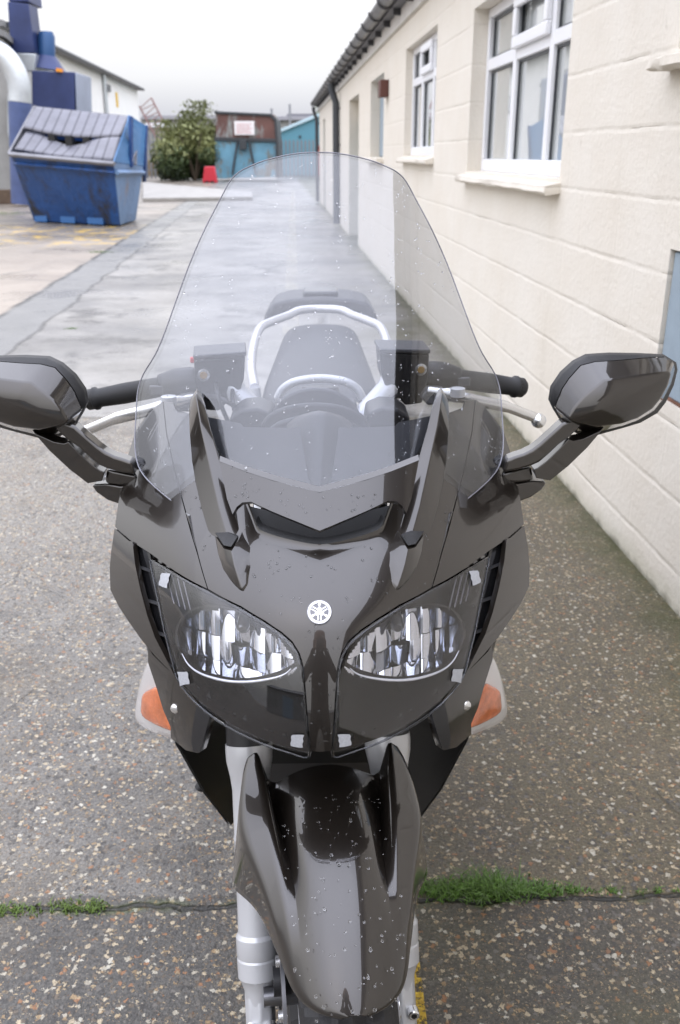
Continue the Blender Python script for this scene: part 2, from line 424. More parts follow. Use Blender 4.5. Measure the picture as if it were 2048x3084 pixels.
def faint_mat():
    m, N = newmat('worn_cream_paint')
    N.b.inputs['Base Color'].default_value = (.72, .66, .50, 1)
    N.t.links.new(N.rng(N.noise(3, 5, .7), .40, .66, 0, .42), N.b.inputs['Alpha']); N.b.inputs['Roughness'].default_value = .3; return m
line_strip('road_marking', lambda y: -.05-.0475*y, 6.0, 40, .075, faint_mat())
# pale raised kerb slab on the left, beyond the skip
kerbm = mat('pale_concrete', (.30, .285, .26), .5, var=.25, vscale=2, bump=.01, bscale=8)
k1, k2, k3, k4 = G(430, 548, .12), G(760, 578, .12), G(760, 592, .12), G(430, 596, .12)
k = MB().prism([k1, k2, k3, k4], (0, 0, -.12)).build('kerb', kerbm, None, 30, .02); tag(k, kind='structure')

#GRASS#
def grass_blades(name, spots, mats, label):
    mb = MB()
    for (x, y, h, spread) in spots:
        a = random.uniform(0, 6.28); ln = h*random.uniform(.6, 1.1); lean = spread*random.uniform(.15, 1)
        w = random.uniform(.0012, .0026); d = Vector((math.cos(a), math.sin(a), 0)); s = Vector((-d.y, d.x, 0))
        p = Vector((x, y, 0)); vs = []
        for i in range(4):
            t = i/3; q = p + d*(lean*t*t) + Vector((0, 0, ln*(t - .25*t*t)))
            ww = w*(1-t*.92); vs += [q - s*ww, q + s*ww]
        mb.add(vs, [(0, 1, 3, 2), (2, 3, 5, 4), (4, 5, 7, 6)])
    ob = mb.build(name, mats, None, None); tag(ob, label, 'grass', kind='stuff'); return ob
gmat = mat('grass_blade', (.09, .17, .028), .42, 0, .4, var=.75, vscale=90)
sp1 = []
for cx_, n_, rx_, ry_, hh in ((.17, 240, .022, .012, .022), (.215, 260, .02, .014, .026), (.26, 260, .02, .015, .030), (.305, 330, .024, .016, .050), (.34, 200, .02, .014, .040), (.385, 200, .018, .012, .026), (.43, 150, .016, .010, .022), (.486, 90, .010, .006, .015), (.53, 30, .012, .004, .008), (.575, 45, .009, .005, .012), (.63, 20, .012, .003, .007), (.668, 40, .007, .004, .012), (.71, 22, .009, .003, .009), (.3, 260, .14, .008, .010)):
    for i in range(n_):
        h = hh*(.25+.85*random.random()**1.4); sp1.append((cx_+random.gauss(0, rx_), 1.488+random.gauss(0, ry_), h, h*1.5))
grass_blades('grass_tuft', sp1, gmat, 'bright green grass growing from the ground crack right of the front wheel')
sp2 = []
for i in range(420):
    x = random.choice([random.gauss(-.63, .03), random.gauss(-.69, .02), random.gauss(-.55, .02), random.gauss(-.5, .012)])
    sp2.append((x, 1.445 + random.gauss(0, .010) - (.012 if x < -.6 else 0), random.uniform(.006, .015), .012))
grass_blades('moss_tuft', sp2, mat('moss', (.11, .17, .03), .7, var=.4, vscale=60), 'short green moss in the ground crack at the left edge')
sp3 = []
for c_, n_, r_, hh in (((300, 760), 240, .10, .05), ((5, 645), 300, .35, .14), ((215, 990), 100, .03, .02)):
    g_ = G(*c_)
    for i in range(n_): sp3.append((g_.x+random.gauss(0, r_), g_.y+random.gauss(0, r_*.7), hh*random.uniform(.4, 1), hh))
grass_blades('weed_patch', sp3, gmat, 'small green weeds in the cracks of the yard concrete on the left')

#BUILDING#
# ---------------------------------------------------------------- right-hand building
def wall_material():
    m, N = newmat('cream_painted_block')
    x, y, z = N.xyz()[:3]
    xw = N.math('ADD', x, N.math('MULTIPLY', N.math('SUBTRACT', N.noise(6, 3), .5), .012))
    zw = N.math('ADD', z, N.math('MULTIPLY', N.math('SUBTRACT', N.noise(3.5, 5, .6), .5), .020))
    BH, BL = .2333, .455
    row = N.math('FLOOR', N.math('DIVIDE', N.math('SUBTRACT', zw, .128), BH))
    fz = N.math('MODULO', N.math('ADD', N.math('DIVIDE', N.math('SUBTRACT', zw, .128), BH), 20), 1)
    dz = N.math('MULTIPLY', N.math('MINIMUM', fz, N.math('SUBTRACT', 1, fz)), BH)
    off = N.math('MULTIPLY', N.math('MODULO', N.math('ADD', row, 20), 2), .5)
    fx = N.math('MODULO', N.math('ADD', N.math('ADD', N.math('DIVIDE', N.math('SUBTRACT', xw, 3.68), BL), off), 40), 1)
    dx = N.math('MULTIPLY', N.math('MINIMUM', fx, N.math('SUBTRACT', 1, fx)), BL)
    jz = N.rng(dz, .0, .016, 1, 0, True); jx = N.rng(dx, .0, .012, .5, 0, True)
    j = N.math('MAXIMUM', jz, jx)
    j = N.math('MULTIPLY', j, N.rng(N.noise(7, 4), .3, .6, .25, 1))
    col = N.mix(N.rng(N.noise(1.7, 5, .6), .35, .65), (.70, .65, .565), (.735, .695, .62))
    warm = N.rng(x, 5, 14, 0, .5)
    col = N.mix(warm, col, (.70, .64, .54))
    hair = N.rng(N.math('ADD', dz, N.math('MULTIPLY', N.noise(30, 4), .006)), .002, .006, 1, 0)
    col = N.mix(N.math('MULTIPLY', N.math('MULTIPLY', hair, N.rng(N.noise(2.3, 4), .54, .64)), .4), col, (.42, .36, .28))
    col = N.mix(N.math('MULTIPLY', N.rng(N.noise(11, 5, .7), .64, .72), .45), col, (.45, .40, .33))
    col = N.mix(N.math('MULTIPLY', N.rng(N.noise(1.0, 6, .7, vec=N.comb(N.math('MULTIPLY', x, 5), y, N.math('MULTIPLY', z, .7))), .55, .75), .22), col, (.50, .45, .36))
    # damp, dirty foot of the wall
    zz = N.math('ADD', z, N.math('MULTIPLY', N.math('SUBTRACT', N.noise(5, 5, .65), .5), .13))
    col = N.mix(N.rng(zz, .10, 0, 0, .55, True), col, (.42, .40, .30))
    col = N.mix(N.rng(zz, .022, -.01, 0, .85), col, (.09, .085, .055))
    N.t.links.new(col, N.b.inputs['Base Color']); N.b.inputs['Roughness'].default_value = .72
    h = N.math('ADD', N.math('MULTIPLY', j, -.38), N.math('MULTIPLY', N.noise(42, 5, .6), .5))
    h = N.math('ADD', h, N.math('MULTIPLY', N.noise(5, 4), .8))
    h = N.math('ADD', h, N.math('MULTIPLY', N.noise(170, 3), .12))
    h = N.math('SUBTRACT', h, N.math('MULTIPLY', N.math('MULTIPLY', hair, N.rng(N.noise(2.3, 4), .5, .6)), .5))
    N.t.links.new(N.bump(h, .0065), N.b.inputs['Normal']); return m
WALLM = wall_material()
UPVC = mat('white_upvc', (.82, .83, .86), .3, 0, .5)
def pane_mat(name, tint):
    m = mat(name, tint, .02, 0, .9, coat=1, coat_r=0); return m
PANE = pane_mat('window_glass_pale', (.44, .465, .46))
BLUEG = mat('blue_grey_paint', (.27, .34, .40), .4, var=.12, vscale=6)
TEALD = mat('teal_door_paint', (.10, .17, .20), .4)
PIPEM = mat('dark_grey_pipe', (.045, .05, .058), .4)
GUTM = mat('gutter_plastic', (.11, .105, .10), .35, var=.35, vscale=14)
ROOFM = mat('fibre_cement_roof', (.20, .20, .20), .7, var=.3, vscale=4)
bld = thing('workshop_building', 'long single-storey cream painted block building along the right of the alley', 'building', (1.306, 0, 0), R(90)+math.atan(.0638))
S1 = 30.6
opens = [(2.2, 3.30, 1.757, 2.50), (4.512, 6.74, 1.33, 2.32), (8.22, 10.15, 1.425, 2.41), (12.15, 13.85, 1.40, 2.36), (15.8, 17.9, 0.0, 2.33), (22.2, 22.9, .9, 2.30), (26.9, 27.9, 0, 2.34), (2.2, 3.16, .655, 1.145)]
# wall face as cells around the openings; every opening gets reveals
TOP = 2.72
sx_ = sorted(set([-6, S1] + [o_[0] for o_ in opens] + [o_[1] for o_ in opens])); zz_ = sorted(set([0, TOP] + [o_[2] for o_ in opens] + [o_[3] for o_ in opens]))
wm = MB()
for i in range(len(sx_)-1):
    for j in range(len(zz_)-1):
        a, b, c, d = sx_[i], sx_[i+1], zz_[j], zz_[j+1]
        if any(a >= o_[0]-1e-6 and b <= o_[1]+1e-6 and c >= o_[2]-1e-6 and d <= o_[3]+1e-6 for o_ in opens): continue
        wm.add([(a, 0, c), (b, 0, c), (b, 0, d), (a, 0, d)], [(0, 1, 2, 3)])
for (a, b, c, d) in opens:
    D_ = -.28
    wm.add([(a, 0, c), (a, D_, c), (a, D_, d), (a, 0, d)], [(0, 1, 2, 3)]); wm.add([(b, 0, c), (b, D_, c), (b, D_, d), (b, 0, d)], [(0, 1, 2, 3)])
    wm.add([(a, 0, d), (b, 0, d), (b, D_, d), (a, D_, d)], [(0, 1, 2, 3)])
    wm.add([(a, D_, c), (b, D_, c), (b, D_, d), (a, D_, d)], [(0, 1, 2, 3)])
    if c > 0: wm.add([(a, 0, c), (b, 0, c), (b, D_, c), (a, D_, c)], [(0, 1, 2, 3)])
wm.add([(S1, 0, 0), (S1, -6, 0), (S1, -6, TOP), (S1, 0, TOP)], [(0, 1, 2, 3)])
wm.add([(-6, 0, 0), (-6, -6, 0), (-6, -6, TOP), (-6, 0, TOP)], [(0, 1, 2, 3)])
me = bpy.data.meshes.new('wall'); me.from_pydata([tuple(v) for v in wm.v], [], wm.f)
bm = bmesh.new(); bm.from_mesh(me); bmesh.ops.remove_doubles(bm, verts=bm.verts, dist=1e-5); bm.to_mesh(me); bm.free()
link('wall', me, WALLM, bld, None)
# roof, fascia, gutter
rb = MB()
n = 190
for i in range(n):
    a, b = -6 + (S1+6.3)*i/n, -6 + (S1+6.3)*(i+1)/n
    za, zb = .022*(i % 2), .022*((i+1) % 2)
    rb.add([(a, .17, 2.865+za), (b, .17, 2.865+zb), (b, -6, 4.0+zb), (a, -6, 4.0+za)], [(0, 1, 2, 3)])
rb.build('roof', ROOFM, bld, 60)
MB().box(-6, S1, -.02, .035, 2.66, 2.80).build('fascia', mat('fascia_paint', (.62, .60, .56), .6, var=.12, vscale=3), bld, 30, .004)
MB().box(-6, S1+.1, .04, .13, 2.80, 2.84).build('soffit', mat('soffit_dark', (.12, .12, .13), .6), bld, 30)
gt = MB(); prof = [(.075*math.cos(t_), .075*math.sin(t_)) for t_ in [math.pi + math.pi*i/10 for i in range(11)]]
prof += [(x*.93, z) for x, z in prof[::-1]]
gt.loft([[(s_, .185+x, 2.88+z) for x, z in prof] for s_ in (-6, S1+.2)])
gut = gt.build('gutter', GUTM, bld, 40)
s_ = 3.0
while s_ < S1:
    b = MB(); pr = [(.082*math.cos(t_), .082*math.sin(t_)) for t_ in [math.pi + math.pi*i/10 for i in range(11)]]
    pr2 = pr + [(x*1.16, z*1.16) for x, z in pr[::-1]]
    b.loft([[(s_+q, .185+x, 2.882+z) for x, z in pr2] for q in (0, .055)])
    b.box(s_+.005, s_+.05, .035, .11, 2.74, 2.80)
    b.build('gutter_bracket', mat('bracket_dark', (.05, .05, .055), .45) if 'bracket_dark' not in bpy.data.materials else bpy.data.materials['bracket_dark'], gut, 40)
    s_ += .92
# windows
def window(a, b, c, d, inset, muls, tran, vent, sill=True, pane=PANE, fw=.06):
    y1 = -inset; y0 = y1-.07
    root = MB().box(a+.002, b-.002, y0, y1, c+.002, c+fw+.02)
    root.box(a+.002, b-.002, y0, y1, d-fw, d-.002)
    root.box(a+.002, a+fw, y0, y1, c+fw+.02, d-fw); root.box(b-fw, b-.002, y0, y1, c+fw+.02, d-fw)
    for m_ in muls: root.box(m_-.035, m_+.035, y0, y1-.001, c+fw+.02, d-fw)
    ms = [a+fw] + list(muls) + [b-fw]
    for i in range(len(ms)-1):
        root.box(ms[i]+(.035 if i else 0), ms[i+1]-(.035 if i < len(ms)-2 else 0), y0, y1-.002, tran-.035, tran+.035)
    fr = root.build('window_frame', UPVC, bld, 30, .006)
    for i in range(len(ms)-1):
        p, q = ms[i]+.03, ms[i+1]-.03
        for (z0, z1) in ((c+fw, tran-.03), (tran+.03, d-fw)):
            MB().box(p, q, y1-.045, y1-.035, z0, z1).build('pane', pane, fr, 30)
            g_ = MB(); gz = .007
            g_.box(p, q, y1-.034, y1-.022, z0+.004, z0+.004+gz+.006); g_.box(p, q, y1-.034, y1-.022, z1-gz-.01, z1-.004)
            g_.box(p, p+.012, y1-.034, y1-.022, z0+.02, z1-.02); g_.box(q-.012, q, y1-.034, y1-.022, z0+.02, z1-.02)
            g_.build('gasket', PIPEM, fr, 30)
    if vent is not None:
        p, q = ms[vent]+.02, ms[vent+1]-.02; z0, z1 = tran+.02, d-fw+.02; t_ = .065
        v_ = MB().box(p, q, y1+.001, y1+.03, z0, z0+t_).box(p, q, y1+.001, y1+.03, z1-t_, z1).box(p, p+t_, y1+.001, y1+.03, z0+t_, z1-t_).box(q-t_, q, y1+.001, y1+.03, z0+t_, z1-t_)
        v_.build('opening_light', UPVC, fr, 30, .008)
    if sill:
        s_ = MB(); ns = 26
        for i in range(ns):
            pass
        rings = []
        for i in range(ns+1):
            p = a-.03 + (b-a+.08)*i/ns; j = lambda k: random.uniform(-k, k)
            rings.append([(p, -.01, c-.06+j(.002)), (p, .065+j(.004), c-.066+j(.004)), (p, .078+j(.004), c-.055+j(.003)), (p, .075+j(.003), c-.030+j(.003)), (p, -inset+.004, c+.004), (p, -inset+.003, c-.06)])
        s_.loft(rings).build('window_sill', WALLM, bld, 40)
    return fr
window(4.512, 6.74, 1.33, 2.32, .095, (5.17, 5.95), 1.985, 1)
window(8.22, 10.15, 1.425, 2.41, .07, (8.80, 9.47), 2.10, 1)
window(2.2, 3.30, 1.757, 2.50, .06, (2.8,), 2.2, None)
window(22.2, 22.9, .9, 2.30, .1, (), 1.8, None, True)
dr = MB().box(12.16, 13.84, -.16, -.13, 1.41, 2.35).build('window_board', BLUEG, bld, 30); MB().box(12.1, 14.0, -.1, .09, 1.335, 1.395).build('window_sill', WALLM, bld, 30, .01)
dr = MB().box(15.81, 17.89, -.22, -.19, 0, 2.0).build('door', TEALD, bld, 30, .01); MB().box(15.9, 15.95, -.19, -.15, 1.0, 1.1).build('door_handle', ALU, dr, 30)
dr = MB().box(26.91, 27.89, -.12, -.09, 0, 2.3).build('door', TEALD, bld, 30, .01)
MB().box(11.62, 11.88, .002, .10, 2.06, 2.24).build('vent_box', mat('rusty_brown_box', (.10, .035, .025), .6), bld, 30, .008)
cb = MB().box(2.21, 3.152, -.045, -.012, .665, 1.137).build('cupboard_door', BLUEG, bld, 30, .006)
MB().box(2.205, 3.156, -.04, -.008, .657, .666).build('rusty_edge', mat('rust', (.16, .07, .04), .8, var=.4, vscale=40), cb, 30)
for s_, h_ in ((20.5, 2.78), (S1-.15, 2.78)):
    p_ = MB().tube([(s_, .185, h_), (s_, .17, h_-.12), (s_, .085, h_-.36), (s_, .075, .05)], .05 if s_ > 25 else .07, 12).build('downpipe', PIPEM, bld, 50)
    for z_ in (.7, 1.6, 2.3): MB().box(s_-.09, s_+.09, .0, .03, z_, z_+.03).build('pipe_bracket', PIPEM, p_, 30)

#BACKDROP#
# ---------------------------------------------------------------- left yard
def Yd(px, py, y):                     # same as Y but pixel on the 1568-wide reduction
    return Y(px*1.30612, py*1.30612, y)
GREYR = mat('grey_render', (.30, .30, .29), .8, var=.25, vscale=.8)
BLUEM = mat('navy_sheet_steel', (.03, .045, .13), .4, .2, var=.3, vscale=1.2)
BLUEL = mat('pale_blue_steel', (.30, .34, .44), .3, .3, var=.15, vscale=1.5)
GALV = mat('galvanised_steel', (.55, .58, .60), .35, .6, var=.12, vscale=4)
WHITEW = mat('white_painted_brick', (.86, .85, .82), .7, var=.06, vscale=1)
by = 30.0
a0, a1 = Yd(-90, 470, by), Yd(52, 470, by)
zt0, zt1 = Yd(-90, 30, by).z, Yd(45, 90, by).z
gb = thing('grey_shed', 'grey rendered shed wall with ductwork at the left edge', 'building', (a0.x, by, 0))
mb = MB(); wd_ = a1.x-a0.x
mb.prism([(0, 0, 0), (wd_, 0, 0), (wd_, 0, zt1), (0, 0, zt0)], (-4, 20, 0)); mb.build('wall', GREYR, gb, 30)
MB().prism([(-.2, -.2, zt0+.03), (wd_+.15, -.2, zt1+.03), (wd_+.15, -.2, zt1+.2), (-.2, -.2, zt0+.2)], (-4, 20, 0)).build('roof', ROOFM, gb, 30)
MB().box(-.5, wd_+.25, -.35, -.01, 0, .42).build('brick_plinth', mat('brown_brick', (.11, .075, .05), .8, var=.3, vscale=9), gb, 30, .02)
q0, q1 = Yd(20, 220, by-.15), Yd(40, 400, by-.15)
MB().tube([Vector((q0.x-a0.x, -.1, q0.z)), Vector((q1.x-a0.x-.1, -.1, q0.z-1)), Vector((q1.x-a0.x, -.1, q1.z))], .06, 10).build('waste_pipe', GALV, gb, 50)
# duct
dy = 28.5
ex = thing('extractor_duct', 'round galvanised duct bending down into a blue pipe beside the skip', 'duct', (Yd(48, 470, dy).x, dy, 0))
def loc(p, root): return Vector(p) - root.location
rad = 25*dy/2256/1.0
pts = [Yd(-90, 105, dy), Yd(-40, 112, dy), Yd(0, 125, dy), Yd(22, 145, dy), Yd(38, 175, dy), Yd(45, 205, dy), Yd(46, 235, dy)]
MB().tube([loc(p, ex) for p in crom(pts, 4)], rad, 20).build('duct_bend', GALV, ex, 60)
dd = MB().tube([loc(Yd(46, 236, dy), ex), loc(Yd(52, 470, dy), ex)], rad*1.03, 20).build('duct_pipe', mat('duct_blue', (.07, .10, .22), .4, .2, var=.25, vscale=2), ex, 60)
# dust extractor unit
uy = 31.0
un = thing('dust_extractor', 'dark blue dust extractor cabinet with square stack and round fan housing', 'extractor', (Yd(120, 470, uy).x, uy, 0))
def pxbox(root, x0, x1, y0, y1, yy, depth, name, m, bev=.03):
    p, q = Yd(x0, y1, yy), Yd(x1, y0, yy)
    p = loc(p, root); q = loc(q, root)
    return MB().box(p.x, q.x, p.y, p.y+depth, p.z, q.z).build(name, m, root, 30, bev)
def pxprism(root, pts, yy, depth, name, m, bev=.02):
    P_ = [loc(Yd(x, y, yy), root) for x, y in pts]
    return MB().prism(P_, (0, depth, 0)).build(name, m, root, 30, bev)
pxprism(un, [(73, 163), (172, 166), (174, 420), (76, 420)], uy, 1.9, 'cabinet', BLUEM)
pxprism(un, [(173, 168), (176, 168), (180, 300), (177, 300)], uy-.03, 1.8, 'side_panel', BLUEL)
pxprism(un, [(17, 4), (66, 9), (80, 122), (25, 122)], uy+.6, .9, 'square_stack', BLUEM)
pxprism(un, [(17, -30), (62, -30), (66, 4), (20, 4)], uy+.7, 1.4, 'stack_head', BLUEM)
pxprism(un, [(22, 122), (82, 124), (80, 164), (60, 164)], uy+.5, 1.6, 'stack_base', GALV)
c_ = loc(Yd(107, 160, uy+1.2), un); c2 = loc(Yd(107, 128, uy+1.2), un); c3 = loc(Yd(107, 83, uy+1.2), un); s_ = uy/2256
FANB = mat('mid_blue_steel', (.03, .09, .22), .4, .2)
MB().tube([c_, c2], [44*s_, 22*s_], 20).build('fan_cone', BLUEM, un, 50)
MB().tube([c2, c3, c3+Vector((0, 0, .12))], [20*s_, 19*s_, 15*s_], 20).build('fan_housing', FANB, un, 50)
MB().sphere(loc(Yd(206, 210, uy), un), .05)
tag(MB().tube([Yd(137, 166, uy), Yd(137, 158, uy)], .11, 10).build('beacon', mat('orange_lens', (.8, .3, .03), .3), un, 40)); bpy.data.objects['beacon'].parent = un
bpy.data.objects['beacon'].data.transform(Matrix.Translation(-un.location))
# white building, receding parallel to the alley
wb = thing('white_warehouse', 'white walled warehouse with a low pitched roof behind the blue extractor', 'building', (-10.8, 0, 0), R(90)+math.atan(.0638))
WZ = 6.25
MB().box(40, 78, 0, 12, 0, WZ).build('wall', WHITEW, wb, 30)
MB().prism([(39.6, -.35, WZ), (39.6, 6, WZ+1.1), (39.6, 12.3, WZ), (39.6, 12.3, WZ-.1), (39.6, -.35, WZ-.2)], (38.9, 0, 0)).build('roof', ROOFM, wb, 30)
MB().tube([(40, -.42, WZ-.12), (78.5, -.42, WZ-.12)], .11, 10).build('gutter', PIPEM, wb, 50)
MB().tube([(62.5, -.15, WZ-.2), (62.5, -.15, .1)], .12, 10).build('downpipe', GALV, wb, 50)
MB().box(67.3, 68.0, -.05, .02, 4.4, 5.3).build('wall_sign', mat('yellow_sign', (.75, .48, .05), .5), wb, 30)
MB().box(63.2, 64.6, -.18, -.01, 5.15, 5.55).build('floodlight', PIPEM, wb, 30)
fw_ = MB().box(54.5, 57.5, -.04, .02, 3.7, 4.6).build('window', GREYR, wb, 30); 
MB().box(54.7, 57.3, -.06, -.045, 3.8, 4.5).build('pane', PANE, fw_, 30)

# ---------------------------------------------------------------- blue skip
def rusty(name, base, rust=(.10, .045, .03), lo=.52, hi=.62, sc=2.2, rough=.45):
    m, N = newmat(name)
    st = N.noise(sc, 6, .7, vec=N.comb(*[N.math('MULTIPLY', c, k) for c, k in zip(N.xyz()[:3], (1, 1, .45))]))
    c = N.mix(N.rng(N.noise(.9, 4), .3, .7), tuple(v*.8 for v in base), tuple(min(1, v*1.25) for v in base))
    N.t.links.new(N.mix(N.rng(st, lo, hi), c, rust), N.b.inputs['Base Color'])
    N.b.inputs['Roughness'].default_value = rough
    N.t.links.new(N.bump(N.noise(8, 5), .02), N.b.inputs['Normal']); return m
SKB = rusty('skip_blue_paint', (.012, .06, .21), (.02, .022, .03), .50, .66)
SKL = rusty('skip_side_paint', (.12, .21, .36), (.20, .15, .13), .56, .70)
LIDM = mat('grey_plastic_lid', (.14, .14, .165), .42, var=.25, vscale=3)
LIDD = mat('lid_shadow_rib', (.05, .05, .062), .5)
sy = 20.6
sk = thing('waste_skip', 'blue steel waste skip with two ribbed grey lids, beside the extractor', 'skip', (Yd(180, 515, sy).x, sy, 0))
def K(px, py, dy=0.0): return loc(Yd(px, py, sy+dy), sk)
zlo = 0.02
def flo(px, dy):  # point on ground under pixel column
    p = K(px, 500, dy); p.z = zlo; return p
# body: front wall slopes; corner columns: left-front, right-front, right-back, left-back
b0, b1, b2 = flo(77, 1.0), flo(276, -.25), flo(313, 1.35); b3 = b0+Vector((.1, 1.8, 0))
t0, t1, t2 = K(22, 352, .35), K(262, 374, -.85), K(331, 384, 1.45); t3 = t0+Vector((.1, 2.2, 0))
sb = MB().add([b0, b1, b2, b3, t0, t1, t2, t3], [(0, 1, 5, 4), (1, 2, 6, 5), (2, 3, 7, 6), (3, 0, 4, 7), (0, 3, 2, 1), (4, 5, 6, 7)]).build('body', SKB, sk, 30, .02)
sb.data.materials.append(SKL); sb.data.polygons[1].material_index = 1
RIMM = mat('worn_grey_rim', (.20, .20, .22), .5, var=.3, vscale=3)
MB().tube([t0+Vector((0, -.03, -.03)), t1+Vector((.02, -.03, -.03))], .05, 4).build('rim', RIMM, sk, 30)
MB().tube([t0+Vector((.05, .03, -.22)), t1+Vector((-.01, .0, -.20))], .035, 4).build('rim', SKB, sk, 30)
hb0, hb1, hb2 = K(82, 243, 1.6), K(299, 265, 1.0), K(337, 290, 1.5)
CHK = rusty('skip_cheek_paint', (.045, .15, .32), (.03, .06, .12), .5, .66)
MB().prism([t1+Vector((.01, 0, 0)), t2, hb2, hb1], (-.04, .02, 0)).build('side_cheek', CHK, sk, 30, .01)
MB().prism([t0, t3, Vector((hb0.x, hb0.y+.7, hb0.z-.1)), hb0], (-.05, 0, 0)).build('side_cheek', RIMM, sk, 30, .01)
MB().prism([t3, t2, hb2, Vector((hb0.x, hb0.y+.7, hb0.z-.1))], (0, .05, 0)).build('back_panel', SKB, sk, 30)
for (a, b, w_) in (((299, 268), (300, 386), .10), ((334, 288), (330, 420), .16)):
    dd_ = .35 if w_ < .12 else 1.5
    MB().prism([K(a[0]-3, a[1], dd_), K(a[0]+4, a[1], dd_), K(b[0]+4, b[1], dd_), K(b[0]-3, b[1], dd_)], (.02, .10, 0)).build('side_rib', SKB, sk, 30, .01)
MB().tube([K(270, 398, -.8), K(331, 398, 1.45)], .055, 4).build('rim', SKL, sk, 30)
MB().tube([K(303, 372, .4), K(314, 350, .6), K(312, 380, .5)], .035, 6).build('lifting_lug', RIMM, sk, 30)
# lids: ribbed sheets, sagging
def lid(c00, c10, c01, c11, sag, name='lid', nr=10):
    vs = []; fs = []; ns, ntt = 60, 8; mats = []
    for j in range(ntt+1):
        for i in range(ns+1):
            s, t = i/ns, j/ntt
            p = c00.lerp(c10, s).lerp(c01.lerp(c11, s), t)
            sg = sag(s, t)
            rib = .035 if (s*nr) % 1 > .86 else 0
            vs.append(p + Vector((0, -rib*.6, sg - rib)))
    for j in range(ntt):
        for i in range(ns):
            fs.append((j*(ns+1)+i, j*(ns+1)+i+1, (j+1)*(ns+1)+i+1, (j+1)*(ns+1)+i))
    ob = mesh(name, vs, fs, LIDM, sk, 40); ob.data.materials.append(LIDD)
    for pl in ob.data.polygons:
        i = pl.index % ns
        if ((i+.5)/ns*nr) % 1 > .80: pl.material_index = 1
    s_ = ob.modifiers.new('t', 'SOLIDIFY'); s_.thickness = .04
    return ob
lid(K(54, 293, .9), K(278, 311, .1), K(82, 245, 1.6), K(298, 267, 1.0), lambda s, t: -.10*math.sin(math.pi*s)*(1-t))
lid(K(33, 343, .45), K(262, 368, -.7), K(60, 304, .85), K(277, 315, .05), lambda s, t: -.19*math.exp(-((s-.47)/.24)**2)*t - .03*math.sin(math.pi*s))
mb = MB()
for f_ in (.30, .48, .66):
    p = K(56, 302, .95).lerp(K(278, 318, .2), f_); mb.box(p.x-.07, p.x+.07, p.y-.15, p.y+.1, p.z-.30, p.z-.03)
p, q = K(60, 318, 1.2), K(278, 330, .6)
mb.prism([p, q, q-Vector((0, 0, .5)), p-Vector((0, 0, .5))], (0, .3, 0)); mb.build('lid_hinge', DARKIN, sk, 30)
FOOT = mat('foot_blue', (.03, .12, .32), .45)
for f0_, f1_ in ((.02, .17), (.33, .50), (.64, .82)):
    p, q = b0.lerp(b1, f0_), b0.lerp(b1, f1_); MB().prism([p+Vector((0, -.06, 0)), q+Vector((0, -.06, 0)), q+Vector((0, -.06, .17)), p+Vector((0, -.06, .17))], (.1, .5, 0)).build('foot', FOOT, sk, 30, .01)

# ---------------------------------------------------------------- far end of the alley
def leafy(name, cpx, cpy, w, h, y, n, mats, label, dens=1.0, trunk=True):
    c = Yd(cpx, cpy, y); root = thing(name, label, 'bush' if name == 'bush' else 'tree', (c.x, y, 0))
    mbs = [MB() for _ in mats]
    top = c.z + h/2
    for i in range(n):
        lobes = random.randrange(9)
        rnd = random.Random(lobes*13+5)
        lc = Vector((rnd.uniform(-.32, .32)*w, rnd.uniform(-.3, .3)*w, top*(.18+.62*rnd.random())))
        rr = w*.26*rnd.uniform(.7, 1.25)
        d = Vector((random.gauss(0, 1), random.gauss(0, 1), random.gauss(0, 1))).normalized()*rr*random.random()**.45
        p = lc + d; p.z *= 1.0
        if random.random() < .16: p = lc + Vector((random.gauss(0, .1)*w, 0, rr*random.uniform(.8, 1.6)))
        if p.z < .05: p.z = random.uniform(.05, .5)
        s = random.uniform(.05, .13)
        a = Vector((random.uniform(-1, 1), random.uniform(-1, 1), random.uniform(-1, 1))).normalized()
        b = a.cross(Vector((random.uniform(-1, 1), random.uniform(-1, 1), random.uniform(-1, 1)))).normalized()
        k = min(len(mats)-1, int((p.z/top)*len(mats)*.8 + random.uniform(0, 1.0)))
        mbs[k].add([p-a*s*1.6, p-b*s*.5, p+a*s*1.6, p+b*s*.5], [(0, 1, 2, 3)])
    vs = []; fs = []; mi = []
    cr_ = MB()
    for k, m_ in enumerate(mbs):
        cr_.add(m_.v, m_.f); mi += [k]*len(m_.f)
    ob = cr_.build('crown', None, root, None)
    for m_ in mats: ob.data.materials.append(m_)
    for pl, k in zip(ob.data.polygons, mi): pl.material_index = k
    tk = MB()
    for i in range(6):
        a = i*1.05; tk.tube([(0, 0, 0), (.25*w*math.cos(a)*.5, .25*w*math.sin(a)*.5, top*.4), (.3*w*math.cos(a), .3*w*math.sin(a), top*.75)], [.09, .06, .02], 6)
    tk.build('trunk', mat('bark', (.09, .07, .05), .9) if 'bark' not in bpy.data.materials else bpy.data.materials['bark'], root, 60)
    return root
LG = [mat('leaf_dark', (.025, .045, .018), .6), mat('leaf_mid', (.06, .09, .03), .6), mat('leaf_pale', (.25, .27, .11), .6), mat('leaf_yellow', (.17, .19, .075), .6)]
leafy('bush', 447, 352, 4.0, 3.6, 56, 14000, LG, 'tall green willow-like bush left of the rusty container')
leafy('tree', 736, 250, 2.2, 1.6, 75, 900, LG[1:], 'small tree top showing above the teal shed')
